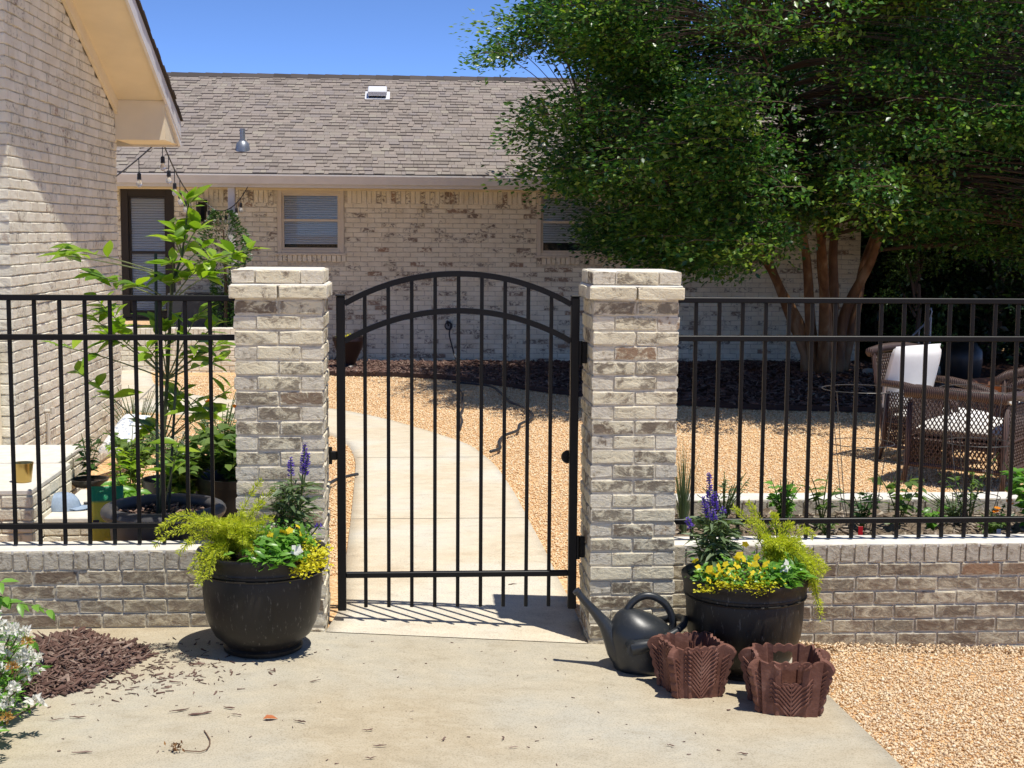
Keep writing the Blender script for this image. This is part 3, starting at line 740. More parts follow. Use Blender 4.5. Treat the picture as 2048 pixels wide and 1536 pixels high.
for i in range(ns):
    s=i*EXPO; x=XL-random.uniform(0,.3)
    while x<XR+.3:
        wd=random.choice((.06,.08,.10,.12,.15,.18)); lam=random.random()<.5
        items.append((x+wd/2,s,wd-.004,lam)); x+=wd
def sh_mesh(lam):
    th=.017 if lam else .006; L=EXPO+.03; mb=MB()
    # local: x width (unit), y along slope, z normal
    mb.add([(-.5,0,0),(.5,0,0),(.5,L,-.004),(-.5,L,-.004),(-.5,0,th),(.5,0,th),(.5,L,.001),(-.5,L,.001)],[(4,5,6,7),(0,1,5,4),(1,2,6,5),(3,0,4,7)])
    return mb
shm=[]
for lam in (False,True):
    me=bpy.data.meshes.new('shingle'); q=sh_mesh(lam); me.from_pydata(q.v,[],q.f); me.materials.append(m_sh); shm.append(me)
items.sort(key=lambda it: abs(it[0]+.9)*.55+it[1])
ang=math.atan(RS)
for (x,s,wd,lam) in items[:300]:
    p=roof_pt(x,s); obj('shingle',shm[int(lam)],roof_f,p,(ang,0,0),(wd,1,1))
mb=MB(); Rm=Matrix.Rotation(ang,3,'X')
for (x,s,wd,lam) in items[300:]:
    q=sh_mesh(lam); p=Vector(roof_pt(x,s)); mb.add([Rm@Vector((v[0]*wd,v[1],v[2]))+p for v in q.v],q.f)
stuff(mb.build('shingle_field',m_sh,roof_f))
x=XL; mb=MB()
while x<XR+.3:
    p=roof_pt(x,SLEN); q=.27; mb.add([(x,p[1]-.13,p[2]-.04),(x+q+.03,p[1]-.13,p[2]-.045),(x+q+.03,p[1]+.01,p[2]+.03),(x,p[1]+.01,p[2]+.038),(x,p[1]+.15,p[2]-.04),(x+q+.03,p[1]+.15,p[2]-.045),(x,p[1]-.13,p[2]-.055),(x+q+.03,p[1]-.13,p[2]-.06)],[(0,1,2,3),(3,2,5,4),(6,7,1,0)]); x+=q
mb.build('ridge_cap',dark_sh,fh)
# plumbing vent and roof vent
def s_at(y): return (y-EY)/c_
p=roof_pt(-2.36,s_at(.10)); mb=MB(); mb.lathe([(.0,-.02),(.105,-.02),(.10,.03),(.085,.10),(.05,.13),(.05,.14),(.0,.14)],20,p); vp=mb.build('vent_flashing',MT['grey_metal'],fh,smooth=True,auto=40)
mb=MB(); mb.lathe([(.036,.1),(.036,.30),(.028,.30),(.028,.1)],14,p); mb.build('vent_pipe',MT['grey_metal'],fh,smooth=True,auto=40)
p=Vector(roof_pt(-.555,s_at(2.22))); mb=MB()
for v,f in ((None,None),):
    q=MB(); q.bbox(-.145,.145,0,.26,.05,.13,.012); mb.add([Rm@Vector(v)+p for v in q.v],q.f)
    q=MB(); q.box(-.13,.13,.03,.24,.0,.05); mb2=MB(); mb2.add([Rm@Vector(v)+p for v in q.v],q.f); mb2.build('vent_throat',MT['black'],fh)
    q=MB(); q.box(-.19,.19,-.04,.33,.008,.018); mb.add([Rm@Vector(v)+p for v in q.v],q.f)
mb.build('roof_vent',plain('vent_cap',(.72,.72,.74),.35,.5),fh)
# downspout, outlet, wall light
mb=MB(); mb.sweep([(-2.44,-.66,2.47),(-2.44,-.60,2.38),(-2.44,-.30,2.28),(-2.44,-.075,2.2),(-2.44,-.06,2.1),(-2.44,-.06,.1)],[(-.04,-.03),(.04,-.03),(.04,.03),(-.04,.03)],up=(1,0,0)); 
MB().bbox(-2.49,-2.395,-.56,-.46,0,2.42,.006).build('porch_post',MT['trim_white'],fh)
MB().bbox(.45,.53,-.04,-.001,.47,.60,.008).build('outlet_box',plain('outlet',(.35,.34,.33),.5),fh)
# ================================================================== fence and gate
def fence(label,x0,x1,p0,dp,i0,i1):
    t=thing('metal_fence',label,'fence',((x0+x1)/2,YF,ZC)); cx=(x0+x1)/2
    for z in (1.559,1.3802,.511):
        h=.026; MB().bbox(x0-cx,x1-cx,-.014,.014,z-h-ZC,z-ZC,.003).build('rail',MT['black'],t)
    q=MB(); q.bbox(-.0085,.0085,-.0085,.0085,.010,1.533-ZC,.002); me=None
    for i in range(i0,i1):
        x=p0+i*dp-cx
        if me is None: o=q.build('picket',MT['black'],t,(x,0,0)); me=o.data
        else: obj('picket',me,t,(x,0,0))
    return t
fl=fence('black metal picket fence on the low wall left of the gate',-3.28,-.795,-1.8217,.112,-12,9)
fr=fence('black metal picket fence on the low wall right of the gate',1.199,3.74,1.3146,.1102,0,22)
MB().bbox(1.205-fr.location.x,1.235-fr.location.x,-.02,.02,1.52-ZC,1.575-ZC,.003).build('wall_bracket',MT['black'],fr)

gt=thing('metal_gate','black metal gate with double arched top between the brick pillars','gate',(.2065,YF,.0))
g0,g1=-.334-.2065,.747-.2065
for gx,zb in ((g0,.088),(g1,.085)): 
    MB().bbox(gx-.0195,gx+.0195,-.02,.02,zb,1.556,.003).build('gate_post',MT['black'],gt)
for gx in (g0,g1): MB().bbox(gx-.022,gx+.022,-.0225,.0225,1.5565,1.566,.003).build('post_cap',MT['black'],gt)
def arc(zend,zap,n=28):
    s=(g1-g0)/2-.019; h=zap-zend; rad=(s*s+h*h)/(2*h); pts=[]
    for i in range(n+1):
        x=-s+2*s*i/n; pts.append((x,0,zap-rad+math.sqrt(rad*rad-x*x)))
    return pts,rad
def arc_z(x,zend,zap):
    s=(g1-g0)/2-.019; h=zap-zend; rad=(s*s+h*h)/(2*h); return zap-rad+math.sqrt(rad*rad-x*x)
for (ze,za) in ((1.524,1.663),(1.353,1.493)):
    pts,_=arc(ze,za); mb=MB(); mb.sweep(pts,[(-.014,-.013),(.014,-.013),(.014,.013),(-.014,.013)],up=(0,1,0)); mb.build('arched_rail',MT['black'],gt)
MB().bbox(g0+.0195,g1-.0195,-.014,.014,.242,.268,.003).build('bottom_rail',MT['black'],gt)
for i in range(9):
    x=-.430+i*.1075; MB().bbox(x-.0085,x+.0085,-.0085,.0085,.10-.0006*i,arc_z(x,1.524,1.663)-.008,.002).build('picket',MT['black'],gt)
for z in (1.30,.38):
    mb=MB(); mb.bbox(g1+.02,g1+.058,-.012,.012,z-.05,z+.05,.003); mb.tube([(g1+.026,-.016,z-.055),(g1+.026,-.016,z+.055)],.009,8); mb.build('hinge',MT['black'],gt)
mb=MB(); mb.bbox(g0-.05,g0-.02,-.010,.010,.80,.84,.002); mb.tube([(g0-.05,-.0,.86),(g0-.05,0,.78)],.008,8); mb.build('latch',MT['black'],gt)
mb=MB(); mb.tube([(g1-.01,.022,.80),(g1-.01,.05,.80)],.012,8); mb.lathe([(0,-.010),(.028,-.010),(.032,0),(.028,.010),(0,.010)],18,(0,0,0)); 
k=[(v[0],v[2],v[1]) for v in mb.v[16:]]; mb.v[16:]=[(v[0]+g1-.02,v[1]+.06,v[2]+.80) for v in k]; mb.build('latch_plate',MT['black'],gt)
# ================================================================== flower pots in front of the pillars
m,nt,b=newmat('pot_resin',.45,.32)
n1=noise(nt,9,pos(nt,(1,1,.5)),5,.65,.4); n2=noise(nt,70,pos(nt,(1,1,.25)),3,.7)
col=ramp(nt,n1,[(.3,(.011,.0095,.008)),(.7,(.022,.0185,.015))])
col=mixc(nt,mth(nt,'MULTIPLY',ramp(nt,n2,[(.60,(0,0,0)),(.74,(1,1,1))]),.5),col,(.22,.20,.17)); nt.links.new(col,b.inputs['Base Color'])
nt.links.new(ramp(nt,n1,[(.3,(.36,.36,.36)),(.7,(.52,.52,.52))]),b.inputs['Roughness']); MT['pot']=m
MT['potsoil']=plain('potting_soil',(.05,.035,.027),.95,.1,.5,60,.9,60)
MT['potsoil2']=MT['potsoil']
def pot_profile(h,rb,rr):
    return [(0,.0),(rb-.01,.0),(rb+.004,.006),(rb+.006,.022),(rb-.004,.032),(rb+.012,.05),(rb+.042,h*.17),(rb+.066,h*.28),(rb+.083,h*.42),(rb+.090,h*.58),(rr-.012,h*.765),(rr-.014,h*.785),(rr-.003,h*.79),(rr-.0,h*.805),(rr-.009,h*.815),(rr-.009,h*.835),(rr-.001,h*.845),(rr-.004,h*.87),(rr+.004,h*.93),(rr+.010,h*.985),(rr+.008,h),(rr-.012,h),(rr-.02,h*.985),(rr-.026,h*.90),(0,h*.90)]
def flower_pot(x,y,z,label,h=.445,rb=.165,rr=.27):
    t=thing('flower_pot',label,'pot',(x,y,z))
    MB().lathe(pot_profile(h,rb,rr)[:-1],64).build('body',MT['pot'],t,smooth=True,auto=50)
    MB().lathe([(rr-.027,h*.90),(rr*.6,h*.93),(0.001,h*.94)],40).build('soil',MT['potsoil'],t,smooth=True)
    return t
LP=Vector((-.655,6.095,.042)); RP=Vector((1.452,6.02,-.070))
pt1=flower_pot(LP.x,LP.y,LP.z,'round dark brown planter standing before the left brick pillar')
pt2=flower_pot(RP.x,RP.y,RP.z,'round dark brown planter standing before the right wall behind the clay pots')

MT['fern']=leaf_mat('asparagus_fern',[(.46,.54,.04),(.58,.64,.06),(.70,.72,.10),(.50,.60,.05)],.45,.5,.3,(1.25,1.25,.5))
MT['jenny']=leaf_mat('creeping_yellow',[(.66,.60,.03),(.80,.72,.04),(.70,.66,.06),(.52,.54,.04)],.35,.5,.3,(1.2,1.2,.4))
MT['green']=leaf_mat('fresh_green',[(.10,.24,.035),(.15,.33,.045),(.22,.42,.07),(.12,.28,.04)],.35,.35,.5)
MT['sage']=leaf_mat('sage_green',[(.09,.14,.06),(.14,.20,.09),(.20,.26,.14),(.10,.16,.07)],.25,.5,.4)
MT['purple']=leaf_mat('purple_petal',[(.13,.07,.38),(.18,.10,.52),(.25,.16,.62),(.09,.05,.30)],.25,.6,.2,(1.1,1.0,1.3))
MT['yellow']=leaf_mat('yellow_petal',[(.72,.56,.02),(.80,.66,.04),(.66,.46,.02)],.25,.55,.2,(1.1,1.0,.6))
MT['white']=leaf_mat('white_petal',[(.84,.82,.74),(.86,.84,.78),(.78,.77,.66)],.3,.55,.2,(1,1,1))
MT['orange']=leaf_mat('orange_petal',[(.78,.24,.01),(.80,.32,.02),(.66,.16,.01)],.25,.55,.2,(1.1,.9,.5))
MT['grassd']=leaf_mat('dark_grass',[(.06,.075,.03),(.10,.10,.05),(.05,.06,.025),(.15,.125,.075)],.2,.5,.3)
MT['stem']=plain('green_stem',(.09,.13,.03),.6)
MT['stem_d']=plain('brown_stem',(.10,.065,.04),.8)

def bez(a,b,c,n):
    t=np.linspace(0,1,n)[:,None]; a,b,c=map(lambda p:np.array(p,float),(a,b,c)); return a*(1-t)**2+2*b*t*(1-t)+c*t*t
def fern_plant(name,label,base,stems,dens=1.0,mat='fern',Ln=(.010,.020),spread=.028,cat='fern'):
    t=thing(name,label,cat,base); B=np.array(base); mb=MB(); Ps=[];Ds=[];Ls=[]
    for (mid,end) in stems:
        p=bez((0,0,-.02),np.array(mid)-B,np.array(end)-B,14); mb.tube([tuple(q) for q in p],[.0022]*7+[.0014]*7,4)
        n=int(240*dens); tt=rng.uniform(.22,1,n); i=np.minimum((tt*13).astype(int),12); q=p[i]+(p[i+1]-p[i])*((tt*13-i)[:,None])
        ax=unit(p[i+1]-p[i]); side=rand_dirs(n); side=unit(side-ax*np.sum(side*ax,1,keepdims=True))
        r=rng.uniform(0,1,n)[:,None]*spread*(1.25-.9*tt[:,None])
        Ps.append(q+side*r); Ds.append(side*.8+ax*.7+np.array([0,0,.15])); Ls.append(rng.uniform(*Ln,n))
    mb.build('stem',MT['stem'],t)
    P=np.concatenate(Ps);D=np.concatenate(Ds);L=np.concatenate(Ls)
    V,F=leaf_verts(P,D,rand_dirs(len(P)),L,L*.26,.1); obj('foliage',mesh_np('foliage',V,F,MT[mat]),t)
    return t
def J(s): return random.uniform(-s,s)
random.seed(40)
st=[((-.93,6.0,.78),(-1.085,5.98,.575)),((-.95,6.05,.74),(-1.06,6.0,.60)),((-.92,5.98,.70),(-1.09,5.95,.535)),((-.88,5.97,.66),(-.985,5.93,.50)),((-.86,5.95,.62),(-.93,5.88,.43)),((-.84,5.93,.58),(-.895,5.84,.385)),((-.86,5.96,.60),(-.90,5.87,.41)),((-.83,5.9,.56),(-.85,5.82,.42)),
    ((-.76,6.05,.66),(-.66,6.12,.78)),((-.74,6.02,.62),(-.64,6.05,.70)),((-.80,6.0,.66),(-.80,5.93,.62)),((-.76,5.98,.60),(-.70,5.88,.56)),((-.74,5.95,.58),(-.66,5.86,.52)),((-.82,6.0,.68),(-.90,5.96,.62)),((-.78,6.0,.64),(-.72,6.0,.66)),((-.80,5.97,.60),(-.84,5.86,.48)),((-.75,6.0,.58),(-.60,5.95,.58)),((-.73,6.05,.66),(-.60,6.10,.74)),((-.85,6.0,.70),(-.97,5.97,.60)),((-.82,5.95,.58),(-.78,5.86,.50))]
for _ in range(26): st.append(((-.76+J(.06),5.99+J(.06),.60+J(.05)),(-.74+J(.17),5.95+J(.10),.585+J(.08))))
fern_plant('asparagus_fern','feathery yellow-green fern spilling over the left side of the left planter',(-.775,6.06,.455),st,1.6)
st=[((1.66,5.98,.66),(1.76,5.88,.23)),((1.68,5.98,.60),(1.75,5.86,.20)),((1.68,5.97,.56),(1.74,5.86,.27)),((1.70,6.0,.58),(1.78,5.93,.40)),((1.64,5.95,.62),(1.70,5.84,.38)),((1.58,6.0,.66),(1.56,5.98,.64)),((1.60,6.0,.62),(1.64,5.97,.60)),((1.56,6.02,.60),(1.46,5.98,.62)),((1.55,5.97,.58),(1.50,5.9,.56)),((1.62,5.95,.60),(1.66,5.86,.52)),((1.66,6.0,.66),(1.73,5.95,.55)),((1.50,6.05,.60),(1.40,6.05,.66)),((1.52,6.05,.62),(1.47,6.08,.68)),((1.68,5.96,.58),(1.72,5.85,.34))]
for _ in range(20): st.append(((1.60+J(.07),5.98+J(.05),.56+J(.05)),(1.61+J(.13),5.94+J(.09),.52+J(.09))))
for _ in range(8): st.append(((1.68+J(.02),5.95+J(.03),.52+J(.05)),(1.74+J(.035),5.87+J(.03),.32+J(.12))))
fern_plant('asparagus_fern','feathery yellow-green fern hanging over the right side of the right planter',(1.60,6.03,.335),st,1.7)

def salvia(label,base,spikes,leafn,lean,mat='sage'):
    t=thing('salvia_plant',label,'flower',base); B=np.array(base); mb=MB(); Ps=[];Ds=[]
    for (tip,fl) in spikes:
        tip=np.array(tip)-B; p=bez((J(.03),J(.02),0),tip*np.array([.55,.55,.5]),tip,12); mb.tube([tuple(q) for q in p],[.0032]*12,5)
        n=int(fl*1500); tt=rng.random(n); ax=unit((p[-1]-p[-3])[None])[0]; q=p[-1]-ax*(tt*fl)[:,None]
        # whorls
        wh=np.round(tt*fl/.011)*.011; q=p[-1]-ax*wh[:,None]+rng.normal(0,.0018,(n,3))
        side=rand_dirs(n); side=unit(side-ax*np.sum(side*ax,1,keepdims=True)); rr=(.004+.009*np.sqrt(np.clip(wh/fl,0.05,1)))[:,None]
        V,F=leaf6(q+side*rr*.3,side+ax*.35,rand_dirs(n),np.full(n,1)*rr.ravel()*1.3,np.full(n,.006),.3,.1)
        obj('flower_spike',mesh_np('flower_spike',V,F,MT['purple']),t)
    n=leafn
    for i in range(n):
        a=random.uniform(0,2*math.pi); hh=random.uniform(.02,lean); Ps.append((math.cos(a)*.03*random.random()+J(.05),math.sin(a)*.03+J(.03),hh)); Ds.append((math.cos(a),math.sin(a),random.uniform(-.1,.9)))
    for k in range(10): 
        x,y=J(.05),J(.03); mb.tube([(x*.4,y*.4,0),(x,y,lean)],.0025,4)
    mb.build('stem',MT['stem'],t)
    L=rng.uniform(.05,.095,n); V,F=leaf6(np.array(Ps),np.array(Ds),np.tile([0,0,1.],(n,1))+rng.normal(0,.4,(n,3)),L,L*.22,.2,.35)
    obj('foliage',mesh_np('foliage',V,F,MT[mat]),t); return t
salvia('purple salvia with two flower spikes rising from the left planter',(-.52,6.10,.455),[((-.465,6.08,.945),.13),((-.452,6.07,.90),.09),((-.525,6.06,.885),.075),((-.40,6.02,.605),.02)],320,.31)
salvia('purple salvia with crowded flower spikes at the left of the right planter',(1.33,6.06,.335),[((1.285,6.04,.815),.14),((1.262,6.03,.71),.07),((1.315,6.05,.73),.075),((1.19,6.02,.62),.05),((1.355,6.05,.66),.03),((1.275,6.02,.68),.06),((1.30,6.0,.66),.05)],420,.27)

def grass_tuft(name,label,base,n,h,spread,mat,cat='grass',wd=.003,lean=(0,0)):
    t=thing(name,label,cat,base); Ps=[];
    a=rng.uniform(0,2*np.pi,n); r=rng.random(n)*spread; hh=h*rng.uniform(.5,1,n)
    p0=np.stack([np.cos(a)*.02*rng.random(n),np.sin(a)*.02*rng.random(n),np.zeros(n)],1)
    p2=np.stack([np.cos(a)*r+lean[0],np.sin(a)*r*.6+lean[1],hh],1); p1=np.stack([np.cos(a)*r*.25+lean[0]*.3,np.sin(a)*r*.2,hh*.62],1)
    V=[];F=[];ks=6
    for i in range(n):
        q=bez(p0[i],p1[i],p2[i],ks); s=np.array([math.cos(a[i]+1.4),math.sin(a[i]+1.4),0])
        o=len(V)
        for j in range(ks):
            w_=wd*(1-j/(ks-.6)); V.append(q[j]-s*w_/2);V.append(q[j]+s*w_/2)
        for j in range(ks-1): F.append((o+2*j,o+2*j+1,o+2*j+3,o+2*j+2))
    obj('blades',mesh_np('blades',np.array(V),np.array(F),MT[mat]),t); return t
grass_tuft('grass_plant','tuft of thin dark grassy stems at the back of the left planter',(-.585,6.14,.45),150,.37,.13,'grassd',lean=(.02,0))
grass_tuft('grass_plant','tuft of thin dark stems behind the yellow flowers of the right planter',(1.38,6.12,.33),110,.30,.12,'grassd')

def flower_mesh(name,mat,r,np_=5,cup=.35,wd=.8):
    a=np.arange(np_)*2*np.pi/np_; D=np.stack([np.cos(a),np.sin(a),np.full(np_,cup)],1)
    V,F=leaf6(np.zeros((np_,3)),D,np.tile([0,0,1.],(np_,1)),np.full(np_,r),np.full(np_,r*wd),.05,.2)
    return mesh_np(name,V,F,MT[mat])
def bedding(name,label,base,pts,leafn,lmat,Lr,fl,fmesh,spread,cat='flower',upz=.05,wd=.5):
    t=thing(name,label,cat,base); B=np.array(base); pts=np.array(pts)-B
    idx=rng.integers(0,len(pts),leafn); P=pts[idx]+rng.normal(0,1,(leafn,3))*np.array(spread)
    D=rand_dirs(leafn); D[:,2]=np.abs(D[:,2])*.6; D[:,1]-=.25
    L=rng.uniform(*Lr,leafn); V,F=leaf6(P,D,np.tile([0,-.3,1.],(leafn,1))+rng.normal(0,.35,(leafn,3)),L,L*wd,.12,.25)
    obj('foliage',mesh_np('foliage',V,F,MT[lmat]),t)
    mb=MB()
    for q in pts[::2]: mb.tube([(q[0]*.5,q[1]*.5,-.02),tuple(q)],.002,4)
    mb.build('stem',MT['stem'],t)
    for (x,y,z) in fl:
        o=obj('flower',fmesh,t,(x-B[0],y-B[1],z-B[2]),(R(50+random.uniform(-20,25)),J(.5),J(3)),[random.uniform(.8,1.2)]*3)
    return t
FMY=flower_mesh('flower','yellow',.020,5,.15,.95); FMW=flower_mesh('flower','white',.026,5,.2,.95); FMO=flower_mesh('flower','orange',.02,9,.5,.7)
def near(px,n,s): return [tuple(np.array(random.choice(px))+np.array([J(s),J(s*.6),J(s*.5)])) for _ in range(n)]
# left planter front
g=[(-.66,5.87,.50),(-.62,5.86,.49),(-.58,5.85,.49),(-.54,5.85,.49),(-.51,5.86,.50),(-.60,5.9,.54),(-.55,5.92,.55),(-.50,5.92,.55)]
bedding('white_flower_plant','bright green plant with two white blooms at the front of the left planter',(-.58,5.92,.445),g,300,'green',(.035,.065),[(-.665,5.835,.465),(-.655,5.83,.495),(-.475,5.84,.515),(-.485,5.835,.535)],FMW,(.035,.025,.02),wd=.42)
g=[(-.46,5.88,.48),(-.43,5.89,.50),(-.40,5.93,.50),(-.39,5.98,.49),(-.45,5.86,.455),(-.42,5.87,.46),(-.39,5.9,.46),(-.47,5.85,.44),(-.44,5.95,.53)]
bedding('creeping_plant','yellow creeping plant trailing over the right rim of the left planter',(-.43,5.95,.445),g,620,'jenny',(.012,.022),[],FMY,(.022,.02,.016),wd=.7)
g=[(-.62,5.98,.56),(-.56,5.98,.57),(-.51,5.97,.58),(-.48,5.96,.57),(-.66,5.97,.55)]
bedding('yellow_flower_plant','small yellow blooms in the middle of the left planter',(-.56,6.0,.45),g,260,'green',(.015,.03),[(-.485,5.93,.615),(-.47,5.92,.585),(-.55,5.92,.595),(-.60,5.92,.58),(-.53,5.93,.585),(-.575,5.90,.57),(-.52,5.92,.60)],FMY,(.035,.03,.025))
# right planter front
g=[(1.24,5.86,.40),(1.28,5.83,.41),(1.32,5.80,.41),(1.36,5.79,.41),(1.40,5.79,.41),(1.44,5.79,.41),(1.48,5.80,.41),(1.52,5.82,.42),(1.40,5.88,.45),(1.46,5.9,.46),(1.35,5.88,.44)]
fl=[(1.40,5.80,.44),(1.43,5.79,.43),(1.29,5.82,.45),(1.32,5.83,.46),(1.35,5.78,.42),(1.53,5.82,.45),(1.25,5.82,.44),(1.46,5.86,.48),(1.41,5.77,.41),(1.215,5.87,.435),(1.235,5.84,.425),(1.26,5.81,.425),(1.285,5.80,.425),(1.315,5.79,.415),(1.34,5.80,.435),(1.37,5.83,.455),(1.365,5.80,.43),(1.385,5.86,.49),(1.375,5.85,.475),(1.40,5.84,.48),(1.43,5.84,.45),(1.45,5.84,.455),(1.50,5.84,.455),(1.49,5.80,.425),(1.465,5.79,.425),(1.30,5.80,.44),(1.245,5.80,.40),(1.20,5.88,.465),(1.28,5.78,.405),(1.42,5.9,.53),(1.47,5.82,.44),(1.33,5.79,.425)]
bedding('yellow_flower_plant','mass of small yellow blooms across the front of the right planter',(1.40,5.92,.335),g,620,'green',(.016,.032),fl,FMY,(.028,.025,.018))
g=[(1.30,5.775,.385),(1.34,5.765,.385),(1.38,5.76,.38),(1.42,5.755,.375),(1.46,5.76,.385),(1.50,5.77,.39),(1.235,5.80,.36),(1.445,5.75,.365),(1.47,5.752,.36)]
bedding('creeping_plant','yellow creeping plant spilling over the front rim of the right planter',(1.38,5.84,.34),g,520,'jenny',(.010,.019),[],FMY,(.024,.012,.010),wd=.75)
g=[(1.56,5.83,.42),(1.60,5.83,.41),(1.54,5.82,.40),(1.62,5.86,.43),(1.58,5.80,.38)]
bedding('white_flower_plant','broad green leaves with one white bloom at the right of the right planter',(1.58,5.88,.335),g,150,'green',(.04,.07),[(1.575,5.80,.465),(1.565,5.79,.45)],FMW,(.03,.02,.015),wd=.42)

# ================================================================== watering can
m,nt,b=newmat('can_plastic',.38,.5); n1=noise(nt,120,pos(nt),3,.6)
dst=ramp(nt,noise(nt,55,pos(nt),5,.7),[(.58,(0,0,0)),(.75,(1,1,1))]); nt.links.new(mixc(nt,mth(nt,'MULTIPLY',dst,.4),ramp(nt,noise(nt,7,pos(nt),4,.6),[(.3,(.016,.019,.022)),(.7,(.030,.033,.036))]),(.13,.125,.11)),b.inputs['Base Color']); bump(nt,b,n1,.12,.002); MT['can']=m
wc=thing('watering_can','dark plastic watering can with long spout beside the right pillar','watering can',(.985,6.0,-.040)); wc.scale=(.94,.94,.94)
def loft(rows,n=36):
    """rows: (cx,cy,z,rx,ry) horizontal ellipses"""
    V=[];F=[]
    for (cx,cy,z,rx,ry) in rows:
        for j in range(n):
            a=2*math.pi*j/n; V.append((cx+rx*math.cos(a),cy+ry*math.sin(a),z))
    for i in range(len(rows)-1):
        for j in range(n): F.append((i*n+j,i*n+(j+1)%n,(i+1)*n+(j+1)%n,(i+1)*n+j))
    F.append(tuple(range(n-1,-1,-1))); F.append(tuple((len(rows)-1)*n+j for j in range(n))); return V,F
mb=MB(); V,F=loft([(.02,0,0,.128,.112),(.02,0,.004,.138,.122),(.019,0,.02,.142,.125),(.015,0,.07,.146,.127),(.010,0,.12,.149,.128),(.004,0,.160,.150,.126),(.0,0,.197,.142,.119),(-.010,0,.226,.120,.100),(-.026,0,.252,.090,.075),(-.04,0,.270,.060,.05),(-.046,0,.281,.036,.03),(-.048,0,.286,.01,.01)]); mb.add(V,F); mb.build('body',MT['can'],wc,smooth=True)
mb=MB(); pts=[(-.06,0,.06),(-.095,0,.105),(-.125,0,.155),(-.165,-.002,.215),(-.215,-.004,.275),(-.26,-.006,.325),(-.298,-.008,.372)]
mb.tube(pts,[.075,.066,.050,.031,.022,.018,.0155],20); mb.tube([(-.292,-.0077,.365),(-.301,-.0083,.376)],[.019,.019],16); mb.build('spout',MT['can'],wc,smooth=True,auto=60)
mb=MB(); pts=[(-.075,0,.225),(-.060,0,.275),(-.030,0,.318),(.015,0,.342),(.06,0,.340),(.108,0,.313),(.140,0,.270),(.156,0,.215),(.150,0,.170)]
q=[Vector(p) for p in pts]; sm=[]
for i in range(len(q)-1):
    for k in range(4):
        t_=k/4; p0=q[max(i-1,0)];p1=q[i];p2=q[i+1];p3=q[min(i+2,len(q)-1)]
        sm.append(.5*((2*p1)+(-p0+p2)*t_+(2*p0-5*p1+4*p2-p3)*t_*t_+(-p0+3*p1-3*p2+p3)*t_**3))
sm.append(q[-1]); mb.tube(sm,[.034,.030,.026,.023]+[.0175]*(len(sm)-8)+[.018,.02,.022,.024],16); mb.build('top_handle',MT['can'],wc,smooth=True,auto=60)
mb=MB()
for s in (-1,1):
    mb.tube([(-.055,s*.138,.135),(-.02,s*.146,.144),(.03,s*.150,.157),(.09,s*.140,.178),(.15,s*.11,.202),(.195,s*.06,.222),(.212,0,.230)],[.034,.034,.024,.019,.0175,.0175,.0175],14)
    mb.tube([(-.05,s*.105,.135),(-.05,s*.160,.135)],[.036,.033],16)
mb.build('bail_handle',MT['can'],wc,smooth=True,auto=60)
mb=MB(); mb.lathe([(.10,.0),(.104,.004),(.098,.008)],30,(-.0,0,0)); 
mb.v=[(v[0]*1.0-.0,v[1]*.86,v[2]+.196+ (v[0])*-.28) for v in mb.v]; mb.build('shoulder_seam',MT['can'],wc,smooth=True)

